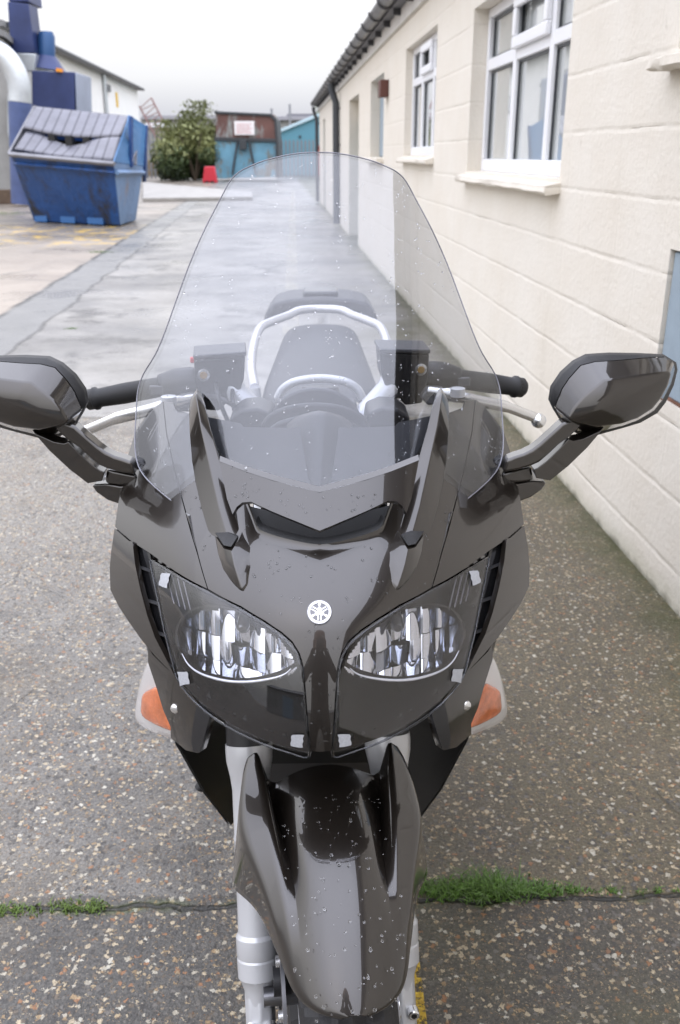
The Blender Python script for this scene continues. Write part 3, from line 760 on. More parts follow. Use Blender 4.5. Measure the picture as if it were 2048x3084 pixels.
# low weeds along the fence
for i, (px, cc) in enumerate(((350, (.30, .20, .10)), (372, (.16, .15, .06)))):
    p = G(px*1.306, 405*1.306); mb = MB()
    for k in range(500):
        q = Vector((random.gauss(0, .7), random.gauss(0, .5), 0)); h = random.uniform(.3, 1.6)*(1-.3*i); a = random.uniform(0, 6.28)
        mb.add([q, q+Vector((.05, 0, 0)), q+Vector((.3*math.cos(a), .3*math.sin(a), h))], [(0, 1, 2)])
    ob = mb.build('dead_weeds', mat('dry_weed', cc, .8), None, None); ob.location = (p.x, p.y, 0)
    tag(ob, ('rust-brown dry weeds' if i == 0 else 'olive dry weeds')+' in front of the palisade fence', 'weeds', kind='stuff')
# palisade fence
fy = 60
fn = thing('palisade_fence', 'grey steel palisade fence behind the bush', 'fence', (Yd(430, 400, fy).x, fy, 0))
mb = MB(); x = Yd(338, 400, fy).x
while x < Yd(505, 400, fy).x:
    X = x-fn.location.x; mb.prism([(X, 0, .05), (X+.13, 0, .05), (X+.13, 0, 2.5), (X+.065, 0, 2.65), (X, 0, 2.5)], (0, .03, 0)); x += .24
mb.build('pales', mat('fence_grey', (.20, .21, .23), .5), fn, 30)
mb = MB(); X0, X1 = Yd(338, 400, fy).x-fn.location.x, Yd(505, 400, fy).x-fn.location.x
for z_ in (.5, 2.1): mb.box(X0, X1, .03, .09, z_, z_+.06)
mb.build('rail', bpy.data.materials['fence_grey'], fn, 30)
fn2 = thing('palisade_fence', 'grey steel palisade fence in front of the teal shed', 'fence', (Yd(690, 400, fy).x, fy, 0))
mb = MB(); x = Yd(640, 400, fy).x
while x < Yd(745, 400, fy).x:
    X = x-fn2.location.x; mb.prism([(X, 0, .05), (X+.13, 0, .05), (X+.13, 0, 2.15), (X+.065, 0, 2.3), (X, 0, 2.15)], (0, .03, 0)); x += .24
mb.build('pales', bpy.data.materials['fence_grey'], fn2, 30)
# rusty container (compactor body)
cy_ = 55
ct = thing('waste_container', 'rusty brown and light blue steel container with a white sign', 'container', (Yd(568, 405, cy_).x, cy_, 0))
RUSTM = rusty('rust_brown_panel', (.12, .055, .045), (.27, .30, .29), .50, .60, 1.1)
CBL = rusty('container_blue', (.12, .28, .38), (.15, .14, .11), .50, .60, 1.3)
CDK = mat('container_dark_edge', (.035, .04, .045), .5)
pxprism(ct, [(498, 319), (497, 258), (632, 264), (640, 322)], cy_, 3.5, 'upper_panel', RUSTM)
pxprism(ct, [(496, 400), (496, 322), (640, 325), (641, 408), (505, 412)], cy_+.03, 3.5, 'lower_panel', CBL)
pxprism(ct, [(494, 324), (494, 316), (636, 320), (636, 328)], cy_-.1, .3, 'cross_beam', CDK)
pxprism(ct, [(494, 262), (494, 256), (625, 262), (638, 274), (642, 330), (642, 410), (636, 410), (636, 330), (632, 278), (622, 268)], cy_-.12, 3.4, 'edge_frame', CDK)
for (a, b) in (((548, 326), (536, 402)), ((574, 326), (590, 402))):
    MB().tube([loc(Yd(*a, cy_-.15), ct), loc(Yd(*b, cy_-.15), ct)], .06, 6).build('brace', CDK, ct, 40)
pxbox(ct, 552, 568, 322, 345, cy_-.25, .2, 'coupling', CDK)
sg = pxbox(ct, 541, 586, 279, 311, cy_-.2, .05, 'sign', mat('white_sign', (.78, .76, .76), .5), .005)
mb = MB(); 
for r_ in range(5):
    p, q = Yd(546, 285+r_*5, cy_-.22), Yd(581 - (r_ % 2)*6, 287.2+r_*5, cy_-.22); p = loc(p, ct); q = loc(q, ct)
    x = p.x
    while x < q.x:
        w_ = random.uniform(.06, .14); mb.box(x, min(x+w_, q.x), p.y, p.y+.01, q.z, p.z); x += w_+.05
mb.build('sign_text', mat('faded_red', (.62, .36, .36), .6), sg, None)
bpy.data.objects['sign_text'].data.transform(Matrix.Identity(4))
# red barrier
rr = thing('road_barrier', 'red plastic road barrier in front of the bush', 'barrier', (Yd(484, 414, 52).x, 52, 0))
p0, p1, p2, p3 = [loc(Yd(a, b, 52), rr) for a, b in ((466, 413), (500, 415), (494, 384), (471, 384))]
for p in (p0, p1): p.z = 0
MB().prism([p0, p1, p2, p3], (0, .45, 0)).build('barrier_body', mat('red_plastic', (.55, .03, .05), .4), rr, 30, .04)
MB().box(p0.x+.15, p0.x+.35, -.01, .46, 0, .10).box(p1.x-.35, p1.x-.15, -.01, .46, 0, .10).build('foot_slot', DARKIN, rr, 30)
# teal shed
ts = thing('teal_shed', 'teal clad industrial shed with a pale sloping roof edge at the far end', 'building', (Yd(690, 400, 68).x, 68, 0))
pxprism(ts, [(640, 405), (640, 306), (742, 262), (800, 262), (800, 405)], 68, 10, 'wall', mat('teal_cladding', (.10, .27, .35), .5))
pxprism(ts, [(637, 309), (637, 302), (742, 258), (742, 266)], 67.8, 10, 'roof', mat('pale_roof', (.45, .60, .66), .4))
pxbox(ts, 689, 694, 312, 318, 67.9, .1, 'vent', CDK)
MB().tube([loc(Yd(735, 405, 67), ts), loc(Yd(735, 335, 67), ts)], .07, 6).build('red_post', mat('red_post', (.4, .05, .05), .5), ts, 30)
# low grey industrial roofs on the skyline
def shed(x0, x1, y0, y, label, m, name='distant_shed'):
    r_ = thing(name, label, 'building', (Yd((x0+x1)/2, 400, y).x, y, 0))
    pxprism(r_, [(x0, 405), (x0, y0+8), (x1, y0+8), (x1, 405)], y, 15, 'wall', GREYR)
    pxprism(r_, [(x0-2, y0+9), (x0+3, y0), (x1-3, y0), (x1+2, y0+9)], y-.5, 16, 'roof', m); return r_
shed(325, 520, 266, 110, 'low grey roofed shed on the skyline behind the bush', mat('far_roof_grey', (.30, .30, .32), .7))['group'] = 'sheds on the skyline'
shed(600, 720, 268, 120, 'wide low grey roofed shed behind the container and teal shed', mat('far_roof_grey2', (.33, .33, .36), .7))['group'] = 'sheds on the skyline'
shed(660, 760, 262, 140, 'small grey roofed shed showing above the teal shed', mat('far_roof_dark', (.2, .2, .23), .7))['group'] = 'sheds on the skyline'
r_ = shed(333, 385, 284, 90, 'white roofed low building left of the bush', mat('far_roof_white', (.8, .82, .85), .4), 'low_building')
for (px, y0_, y1_, nm) in ((668, 240, 272, 'taller thin'), (626, 250, 266, 'shorter thin')):
    a, b = Yd(px, y1_, 118), Yd(px, y0_, 118)
    ob = MB().tube([(0, 0, 0), (0, 0, b.z)], .14, 8).build('flue_pipe', mat('flue_grey', (.25, .26, .28), .5) if 'flue_grey' not in bpy.data.materials else bpy.data.materials['flue_grey'], None, 50); ob.location = (b.x, 118, 0)
    tag(ob, nm+' grey flue rising above the grey roofs behind the container', 'flue', 'flues above the grey roofs')
# red lattice mast left of the bush
cr_ = thing('crane_boom', 'red lattice boom resting low beside the white warehouse', 'crane', (Yd(355, 400, 80).x, 80, 0))
mb = MB(); A_, B_ = Yd(335, 235, 80), Yd(392, 345, 80); 
for o_ in (Vector((-.5, 0, -.3)), Vector((.5, 0, .3))): mb.tube([loc(A_+o_, cr_), loc(B_+o_, cr_)], .07, 6)
for i in range(12):
    p = A_.lerp(B_, i/12); q = A_.lerp(B_, (i+.5)/12); sgn = 1 if i % 2 else -1
    mb.tube([loc(p+Vector((-.5, 0, -.3))*sgn, cr_), loc(q+Vector((.5, 0, .3))*sgn, cr_)], .04, 5)
mb.build('lattice', mat('faded_red_steel', (.28, .17, .16), .6), cr_, None)
MB().tube([loc(B_, cr_), Vector((loc(B_, cr_).x, 0, 0))], .12, 6).build('post', bpy.data.materials['faded_red_steel'], cr_, None)
# unseen shed added behind the photographer for the paint and screen to mirror
bb = thing('added_rear_shed', 'long grey shed added behind the camera, out of view, for the paint to mirror', 'building', (-4, -26, 0))
MB().box(-16, 16, -8, 0, 0, 4.2).build('wall', GREYR, bb, 30)
MB().prism([(-16.3, .3, 4.2), (-16.3, -4, 5.4), (-16.3, -8.3, 4.2)], (32.6, 0, 0)).build('roof', ROOFM, bb, 30)
for x_ in (-9, 1): MB().box(x_, x_+4, .001, .05, 0, 3.2).build('shutter', BLUEG, bb, 30)

#BIKE#
# ================================================================ MOTORCYCLE
ROOT = Vector((-.04, 1.72, 0))
bike = thing('motorcycle', 'dark brown sports touring motorcycle with tall clear screen, parked facing the camera', 'motorcycle', ROOT)
def WB(p): return BF.W(p) - ROOT        # bike frame -> bike local
def WS(p): return SF.W(p) - ROOT        # steering frame -> bike local
def lin(tab, x):
    if x <= tab[0][0]: (a, b), (c, d) = tab[0], tab[1]
    elif x >= tab[-1][0]: (a, b), (c, d) = tab[-2], tab[-1]
    else:
        for i in range(len(tab)-1):
            if tab[i][0] <= x <= tab[i+1][0]: (a, b), (c, d) = tab[i], tab[i+1]; break
    return b + (d-b)*(x-a)/(c-a)
def smoothtab(tab, n=12):
    P_ = crom([Vector((a, b, 0)) for a, b in tab], n); return [(p.x, p.y) for p in P_]
CT = smoothtab([(.66, .945), (.70, .930), (.77, .928), (.83, .947), (.885, .973), (.92, .997), (.955, 1.040), (.985, 1.09), (1.03, 1.165), (1.08, 1.245), (1.14, 1.33), (1.25, 1.46), (1.4, 1.6)])
def Fu(u):
    u = abs(u)
    if u < .2: return 2.5*u*u + 6.0*u**4
    return .1096 + 1.19*(u-.2) + 1.1*(u-.2)**2
def Fn(u, z, off=0.0): return lin(CT, z) + Fu(u) + off
def fill(outl, step=.012):
    """triangulate a closed 2D outline with a regular interior grid"""
    n = len(outl); area = 0
    P_ = []
    for i in range(n):
        a = Vector(outl[i][:2]); b = Vector(outl[(i+1) % n][:2]); m = max(1, int((b-a).length/step))
        P_ += [a.lerp(b, k/m) for k in range(m)]
    def inside(x, y):
        c = False; j = len(P_)-1
        for i in range(len(P_)):
            if (P_[i].y > y) != (P_[j].y > y) and x < (P_[j].x-P_[i].x)*(y-P_[i].y)/(P_[j].y-P_[i].y)+P_[i].x: c = not c
            j = i
        return c
    xs_ = [p.x for p in P_]; ys_ = [p.y for p in P_]; g = []
    y = min(ys_)+step/2; r = 0
    while y < max(ys_):
        x = min(xs_)+step*(.5 if r % 2 else 1.0)
        while x < max(xs_):
            if inside(x, y) and min((p-Vector((x, y))).length_squared for p in P_) > (step*.55)**2: g.append(Vector((x, y)))
            x += step
        y += step*.87; r += 1
    allp = P_ + g; m = len(P_)
    v, e_, f, *_ = delaunay_2d_cdt(allp, [(i, (i+1) % m) for i in range(m)], [], 0, 1e-6)
    F_ = []
    for t in f:
        c = (v[t[0]]+v[t[1]]+v[t[2]])/3
        if inside(c.x, c.y): F_.append(tuple(t))
    return v, F_
def patch(name, px_outline, F, m, parent, thick=.003, both=True, step=.014, sym=False, W=WB, frame=BF, smooth_outline=False, dense=0, label=None, bev=0, snap=(), back=False):
    """panel lying on surface v=F(u,z): outline in photo pixels of its right-hand side"""
    uz = []
    for i, (px, py) in enumerate(px_outline):
        h = frame.hit(px, py, F); uz.append(Vector((0.0 if i in snap else h.x, h.z)))
    if dense: uz = [Vector((p.x, p.y)) for p in crom([(q.x, q.y, 0) for q in uz], dense, True)]
    if sym: uz = uz + [Vector((-p.x, p.y)) for p in uz[::-1] if abs(p.x) > 1e-6]
    v, f = fill(uz, step); out = []
    e = .006
    for sgn in ((1, -1) if (both and not sym) else (1,)):
        Wo = W((0, 0, 0)); n = len(v)
        vs = [W((sgn*p.x, F(sgn*p.x, p.y), p.y)) for p in v]
        ns = []
        for p in v:
            u_, z_ = sgn*p.x, p.y
            q = Vector(((F(u_+e, z_)-F(u_-e, z_))/(2*e), -1, (F(u_, z_+e)-F(u_, z_-e))/(2*e)))
            ns.append((W(q) - Wo).normalized())
        fs = []
        for t in f:
            a, b, c = (vs[k] for k in t[:3])
            fs.append(t if (b-a).cross(c-a).dot(ns[t[0]]) > 0 else t[::-1])
        cnt = {}
        for t in fs:
            for k in range(len(t)):
                a, b = t[k], t[(k+1) % len(t)]; cnt[(a, b)] = 1
        bd = [(a, b) for (a, b) in cnt if (b, a) not in cnt]
        nf = len(fs); loopn = [ns[k] for t in fs for k in t]
        if thick:
            bv = {}
            for a, b in bd:                       # rounded rim: edge, shoulder, inner edge
                for k in (a, b):
                    if k not in bv:
                        bv[k] = len(vs); vs += [vs[k].copy(), vs[k] - ns[k]*thick]
            for a, b in bd:
                fs.append((b, a, bv[a]+1, bv[b]+1)) if not thick else fs.append((bv[b], bv[a], bv[a]+1, bv[b]+1))
                loopn += [Vector((0, 0, 0))]*4
            if back:
                o_ = len(vs); vs += [vs[k] - ns[k]*thick for k in range(n)]
                for t in fs[:nf]:
                    fs.append(tuple(o_+k for k in t[::-1])); loopn += [-ns[k] for k in t[::-1]]
        me = bpy.data.meshes.new(name); me.from_pydata([tuple(q) for q in vs], [], fs)
        me.update()
        for pl in me.polygons: pl.use_smooth = True
        me.normals_split_custom_set([tuple(q) for q in loopn])
        ob = link(name, me, m, parent, None)
        out.append(ob)
    return out
def pair(fn):
    """run a builder for the right (+1) and the left (-1) side"""
    return [fn(1), fn(-1)]
def mir(W, sgn): return lambda p: W((p[0]*sgn, p[1], p[2]))
def H(px, py, F=Fn, off=0.0): return BF.hit(px, py, lambda u, z: F(u, z)+off)
def Bq(px, py, v): return BF.at(px, py, v)
def Sq(px, py, v): return HF.at(px, py, v)
def WH(p): return HF.W(p) - ROOT

# ---- black shell behind the panels
shell = [(960, 1560), (1180, 1520), (1250, 1400), (1330, 1250), (1430, 1215), (1490, 1275), (1535, 1385), (1568, 1560), (1578, 1650), (1570, 1760), (1520, 1870), (1460, 1960), (1385, 2050), (1250, 2150), (1080, 2240), (963, 2252)]
SHELL, = patch('inner_fairing', shell, lambda u, z: Fn(u, z, .022), DARKIN, bike, .004, sym=True, snap=(0, 15))

# ---- nose cowl (centre), lip of the intake, screen garnish
def Fcowl(u, z):
    v = Fn(u, z)
    return v
cowl = [(950, 1668), (1000, 1664), (1070, 1648), (1130, 1628), (1152, 1612), (1166, 1575), (1185, 1520), (1215, 1440), (1270, 1340), (1330, 1250), (1350, 1243), (1392, 1236), (1402, 1208), (1430, 1204),
        (1420, 1300), (1395, 1420), (1364, 1537), (1330, 1660), (1300, 1768), (1200, 1822), (1130, 1866), (1080, 1901), (1048, 1930), (1027, 1966), (1016, 2010), (1009, 2100), (1003, 2200), (996, 2262), (962, 2264)]
COWL, = patch('nose_cowl', cowl, Fcowl, PAINT, bike, .004, sym=True, snap=(0, 28), step=.010)
# intake recess: rolls back from the lip
def lipz(u):
    return lin([(0, H(950, 1668).z), (.055, H(1070, 1648).z), (.085, H(1130, 1628).z), (.12, H(1152, 1612).z+.03), (.2, 1.2)], abs(u))
lip = [H(950, 1669), H(1000, 1665), H(1070, 1649), H(1130, 1629), H(1152, 1613), H(1166, 1576), H(1185, 1521), H(1215, 1441)]
lip[0].x = 0; lip = crom(lip, 4); lipf = [Vector((-p.x, p.y, p.z)) for p in lip[:0:-1]] + lip
def strip(name, prof, m, par, lim=99):
    rings = []
    for p in lipf:
        if abs(p.x) > lim: continue
        rings.append([p + Vector((-(.10*d if p.x > 0 else -.10*d) * min(1, abs(p.x)/.04), d, h)) for d, h in prof])
    return MB().loft(rings, False, False).build(name, m, par, 70, W=WB)
strip('intake_lip', [(0, 0), (.003, .0018), (.006, .0042), (.0082, .0068), (.0094, .0095)], PAINT, COWL)
strip('air_intake', [(.0094, .0095), (.014, .0105), (.03, .009), (.05, .004), (.056, .02), (.06, .045)], DARKIN, bike, H(1160, 1600).x)
def Fgar(u, z): return 1.062 + (z-.975)*1.15 + 1.2*abs(u)**1.7 - .042
gar = [(947, 1598), (1030, 1570), (1110, 1536), (1168, 1508), (1195, 1510), (1212, 1524), (1224, 1545), (1240, 1500), (1262, 1385), (1180, 1418), (1100, 1445), (947, 1482)]
GAR, = patch('screen_garnish', gar, Fgar, PAINT, bike, .006, sym=True, snap=(0, 11), step=.012, bev=.0015)
# thin bright top bevel of the garnish
tb = MB(); t1 = [BF.hit(px, py, Fgar) for px, py in ((947, 1482), (1100, 1445), (1180, 1418), (1262, 1385))]
t1[0].x = 0
for sg_ in (1, -1):
    vs = []
    for p in t1: vs += [Vector((p.x*sg_, p.y-.001, p.z)), Vector((p.x*sg_, p.y+.012, p.z+.0035)), Vector((p.x*sg_, p.y+.012, p.z-.003))]
    tb.add(vs, [(0, 1, 4, 3), (3, 4, 7, 6), (6, 7, 10, 9), (1, 2, 5, 4), (4, 5, 8, 7), (7, 8, 11, 10)])
tb.build('garnish_edge', PAINT, GAR, 30, W=WB)

# emblem: white ring with three tuning forks
def emblem():
    c = H(955, 1844, off=-.0015); c.x = -.0008
    e = .004; du = Vector((1, 0, 0)); p1 = Vector((0, Fn(0, c.z+e), e)) - Vector((0, Fn(0, c.z-e), -e)); dz = p1.normalized(); nn = du.cross(dz)
    r = .0148
    def P(x, y, h=0): q = c + du*x*r + dz*y*r + nn*h; q.y += 2.5*(x*r)**2; return q
    def ringm(ri, ro, h0, h1, n=48):
        mb = MB(); rings = []
        prof = [(ri, h0), (ri, h1), (ro, h1), (ro, h0)]
        for k in range(n):
            a = 2*math.pi*k/n; rings.append([P(q*math.cos(a), q*math.sin(a), h) for q, h in prof])
        rings.append(rings[0]); mb.loft(rings, False); return mb
    disc = MB(); disc.loft([[P(q*math.cos(2*math.pi*k/48), q*math.sin(2*math.pi*k/48), h) for k in range(48)] for q, h in ((1.06, -.004), (1.06, .0006), (1.0, .0009))])
    d = disc.build('emblem', EMBK, bike, 40, W=WB)
    ringm(.77, .98, .0, .0016).build('emblem_ring', WHITEM, d, 40, W=WB)
    mk = MB()
    def quad(pts, h=.0015):
        mk.prism([P(x, y, .0005) for x, y in pts], nn*.0010)
    def rot(pts, a): return [(x*math.cos(a)-y*math.sin(a), x*math.sin(a)+y*math.cos(a)) for x, y in pts]
    for a in (0, R(120), R(-120)):
        # handle with knob, shoulders, and two tines on the opposite side
        quad(rot([(-.05, .42), (.05, .42), (.16, .34), (.18, .0), (-.18, .0), (-.16, .34)], a))
        quad(rot([(-.06, .40), (.06, .40), (.06, .56), (-.06, .56)], a))
        quad(rot([(.125*math.cos(2*math.pi*k/12), .65+.12*math.sin(2*math.pi*k/12)) for k in range(12)], a))
        for sx in (-1, 1): quad(rot([(sx*.055, .02), (sx*.165, .02), (sx*.165, -.70), (sx*.055, -.70)][::sx], a))
    mk.build('emblem_mark', WHITEM, d, None, W=WB)
emblem()

# ---- upper side cowls, outer side panels, vent slot
side = [(1433, 1204), (1462, 1228), (1490, 1262), (1518, 1302), (1540, 1372), (1555, 1440), (1568, 1510), (1578, 1578), (1533, 1618), (1468, 1662), (1400, 1712), (1303, 1767), (1333, 1660), (1367, 1538), (1398, 1420), (1423, 1300)]
patch('side_cowl', side, lambda u, z: Fn(u, z), PAINT, bike, .004)
outer = [(1579, 1583), (1590, 1650), (1595, 1700), (1594, 1765), (1570, 1815), (1540, 1862), (1500, 1920), (1460, 1968), (1420, 2010), (1402, 2030), (1432, 1970), (1462, 1910), (1484, 1845), (1503, 1770), (1519, 1690), (1526, 1622), (1536, 1621)]
patch('side_panel', outer, lambda u, z: Fn(u, z, -.008), PAINT, bike, .008, bev=.002)
vent = [(1524, 1624), (1518, 1690), (1500, 1775), (1480, 1850), (1458, 1912), (1428, 1972), (1402, 2024), (1412, 1970), (1434, 1890), (1450, 1790), (1466, 1700), (1474, 1660)]
patch('vent_slot', vent, lambda u, z: Fn(u, z, .016), GLOSSB, bike, .003)
for (a, b) in (((1474, 1715), (1512, 1700)), ((1452, 1814), (1492, 1800)), ((1430, 1910), (1464, 1897))):
    for s_ in (1, -1):
        p, q = H(*a, off=.009), H(*b, off=.009); mb = MB().prism([p, q, q+Vector((0, .0004, -.0009)), p+Vector((0, .0004, -.0009))], (0, .007, .001)); mb.build('vent_fin', BLACKP, bike, None, W=mir(WB, s_))
# small sharp crease wedge on each upper cowl
for s_ in (1, -1):
    pts = [H(*q, off=-.0005) for q in ((1352, 1545), (1366, 1538), (1328, 1668))]; top = H(1358, 1550, off=-.010)
    MB().add(pts+[top], [(0, 3, 2), (3, 1, 2), (0, 1, 3)]).build('cowl_crease', PAINT, COWL, 20, W=mir(WB, s_))

# ---- headlights
lens = [(1003, 2270), (1009, 2200), (1015, 2100), (1021, 2012), (1032, 1968), (1052, 1934), (1083, 1905), (1133, 1870), (1203, 1826), (1302, 1773), (1400, 1718), (1462, 1680), (1471, 1676), (1462, 1730), (1450, 1790), (1432, 1880), (1410, 1970), (1396, 2024), (1370, 2066), (1325, 2115), (1250, 2172), (1150, 2224), (1065, 2255)]
_lp = [H(*q) for q in lens]; _bm = bmesh.new(); _bm.from_mesh(SHELL.data); _kill = []
for f_ in _bm.faces:
    c = BF.L(f_.calc_center_median() + ROOT); x_, y_ = abs(c.x), c.z; ins = False; j = len(_lp)-1
    for i in range(len(_lp)):
        if (_lp[i].z > y_) != (_lp[j].z > y_) and x_ < (_lp[j].x-_lp[i].x)*(y_-_lp[i].z)/(_lp[j].z-_lp[i].z)+_lp[i].x: ins = not ins
        j = i
    if ins: _kill.append(f_)
bmesh.ops.delete(_bm, geom=_kill, context='FACES'); _bm.to_mesh(SHELL.data); _bm.free()
def headlight(sgn):
    M = mir(WB, sgn)
    root = None
    hous = patch('h', lens, lambda u, z: Fn(u, z, .012), HOUS, bike, 0, both=False)[0]
    bpy.data.objects.remove(hous)
    # housing: bowl behind the lens, deeper in the middle
    uz = [H(*q) for q in lens]; cu = sum(p.x for p in uz)/len(uz); cz = sum(p.z for p in uz)/len(uz)
    mb = MB(); rings = []
    for k, dv in ((1.0, .003), (.975, .015), (.95, .045), (.85, .10), (.5, .135), (.02, .14)):
        rings.append([Vector((cu+(p.x-cu)*k, Fn(p.x*(k)+cu*(1-k), p.z*k+cz*(1-k))*1.0+dv, cz+(p.z-cz)*k)) for p in uz])
    mb.loft(rings, False)
    h = mb.build('headlight', HOUS, bike, 60, W=M)
    # clear cover
    Fl = lambda u, z: Fn(u, z)-.006-.004*math.sin(min(1, max(0, (z-.78)/.2))*math.pi)
    lc = patch('lens_cover', lens, Fl, LENS, h, .0025, both=False, W=M, step=.012, back=True)[0]
    # bright rim line round the cover
    rim = MB(); P_ = crom([(p.x, Fn(p.x, p.z)-.006, p.z) for p in uz], 3, True); P_.append(P_[0])
    rim.tube(P_, .0016, 6, False); rim.build('cover_edge', clear('cover_edge_clear', (.55, .56, .58), 1.5) if 'cover_edge_clear' not in bpy.data.materials else bpy.data.materials['cover_edge_clear'], h, 60, W=M)
    # reflector: faceted mirror bowl
    ell = [(1036, 1985), (1046, 1955), (1072, 1925), (1112, 1893), (1158, 1866), (1205, 1840), (1262, 1822), (1320, 1822), (1362, 1842), (1386, 1880), (1388, 1925), (1366, 1975), (1325, 2013), (1255, 2036), (1185, 2042), (1115, 2030), (1062, 2010)]
    E_ = [H(*q, off=.022) for q in ell]; cu = sum(p.x for p in E_)/len(E_); cz = sum(p.z for p in E_)/len(E_)
    E0_ = E_; E_ = [H(*q, off=.075) for q in ell]; cu = sum(p.x for p in E_)/len(E_); cz = sum(p.z for p in E_)/len(E_)
    u0, u1 = min(p.x for p in E_), max(p.x for p in E_); z0, z1 = min(p.z for p in E_), max(p.z for p in E_)
    def inE(x, y):
        c = False; j = len(E_)-1
        for i in range(len(E_)):
            if (E_[i].z > y) != (E_[j].z > y) and x < (E_[j].x-E_[i].x)*(y-E_[i].z)/(E_[j].z-E_[i].z)+E_[i].x: c = not c
            j = i
        return c
    rnd = random.Random(11)
    cols = 8; rows = [0, .30, .62, 1.0]; fac = MB()
    base_v = lambda u, z: Fn(u, z) + .072 - .016*(((u-cu)/(u1-u0)*2)**2)
    for c in range(cols):
        for r_ in range(3):
            a, b = u0+(u1-u0)*c/cols, u0+(u1-u0)*(c+1)/cols; zA, zB = z0+(z1-z0)*rows[r_], z0+(z1-z0)*rows[r_+1]
            ty = rnd.uniform(-.011, .011); tz = rnd.uniform(-.012, .010) + (.007 if r_ == 0 else 0); nu = 12; vs = []
            for i in range(nu+1):
                for k in range(nu+1):
                    u = a+(b-a)*i/nu; z = zA+(zB-zA)*k/nu
                    bul = .004*math.sin(math.pi*i/nu)
                    vs.append(Vector((u, base_v(u, z)+ty*(i/nu-.5)+tz*(k/nu-.5)-bul, z)))
            fs = [(i*(nu+1)+k, (i+1)*(nu+1)+k, (i+1)*(nu+1)+k+1, i*(nu+1)+k+1) for i in range(nu) for k in range(nu)
                  if inE((vs[i*(nu+1)+k].x+vs[(i+1)*(nu+1)+k].x)/2, (vs[i*(nu+1)+k].z+vs[i*(nu+1)+k+1].z)/2)]
            fac.add(vs, fs)
    fac.build('reflector', mat('reflector_facets', (.66, .68, .73), .07, 1) if 'reflector_facets' not in bpy.data.materials else bpy.data.materials['reflector_facets'], h, 25, W=M)
    MB().loft([[p for p in crom([tuple(q) for q in E0_], 2, True)], [p for p in crom([tuple(q) for q in E_], 2, True)]], False).build('reflector_wall', mat('reflector_mirror', (.50, .52, .56), .14, 1) if 'reflector_mirror' not in bpy.data.materials else bpy.data.materials['reflector_mirror'], h, 40, W=M)
    E_ = E0_; cu = sum(p.x for p in E_)/len(E_); cz = sum(p.z for p in E_)/len(E_)
    # surround: collar from reflector edge to the cover, with bright bottom rim
    col_ = MB(); Es = crom([tuple(p) for p in E_], 3, True)
    rings = [[Vector((cu+(p.x-cu)*k, p.y+d, cz+(p.z-cz)*k)) for p in Es] for k, d in ((1.07, -.002), (1.03, -.004), (1.005, .001), (1.004, .004))]
    col_.loft([list(x) for x in zip(*rings)] + [[r_[0] for r_ in rings]], False, False)
    col_.build('reflector_collar', HOUS, h, 60, W=M)
    rimp = crom([H(*q, off=.012) for q in ((1054, 2012), (1075, 2029), (1115, 2041), (1185, 2049), (1255, 2044), (1325, 2022), (1362, 1994), (1382, 1960))], 5)
    MB().tube(rimp, [.0005+.0014*math.sin(math.pi*i/(len(rimp)-1)) for i in range(len(rimp))], 8).build('reflector_rim', mat('rim_white', (.75, .77, .82), .15, .6) if 'rim_white' not in bpy.data.materials else bpy.data.materials['rim_white'], h, 60, W=M)
    # bulb cap and stem
    bc = H(1197, 1886, off=.05)
    MB().tube([bc+Vector((0, .05, .004)), bc, bc+Vector((0, -.006, 0))], [.006, .009, .005], 14).build('bulb_cap', STEEL, h, 40, W=M)
    MB().tube([bc+Vector((0, .012, -.006)), bc+Vector((0, .045, -.02))], .004, 8).build('bulb', WHITER, h, 40, W=M)
    # outer parking-light ribs
    for i in range(4):
        a, b = H(1375+i*17, 1738-i*8, off=.014), H(1352+i*17, 1838-i*9, off=.020)
        MB().tube([a, b], .0011, 6).build('prism_rib', mat('rib_clear', (.12, .12, .14), .12, .3) if 'rib_clear' not in bpy.data.materials else bpy.data.materials['rib_clear'], h, 50, W=M)
    # tape pads at three corners of the cover
    for (cx_, cy_, w_, h_, rr_) in ((1428, 1728, 13, 20, -.25), (1374, 2023, 15, 21, .15), (1038, 2218, 18, 18, -.12)):
        q = []; nseg = 4
        for j in range(nseg+1):
            for i in range(nseg+1):
                dx, dy = (i/nseg*2-1)*w_, (j/nseg*2-1)*h_
                jit = (1.0 + (.10*math.sin(i*7+j*3+cx_) if (i in (0, nseg) or j in (0, nseg)) else 0))
                x_, y_ = cx_ + (dx*math.cos(rr_)-dy*math.sin(rr_))*jit, cy_ + (dx*math.sin(rr_)+dy*math.cos(rr_))*jit
                p = H(x_, y_); p.y = Fn(p.x, p.z)-.006-.004*math.sin(min(1, max(0, (p.z-.78)/.2))*math.pi)-.0015; q.append(p)
        MB().add(q, [(j*5+i, j*5+i+1, (j+1)*5+i+1, (j+1)*5+i) for j in range(4) for i in range(4)]).build('tape_pad', TAPE, lc, 60, W=M)
    return h
pair(headlight)

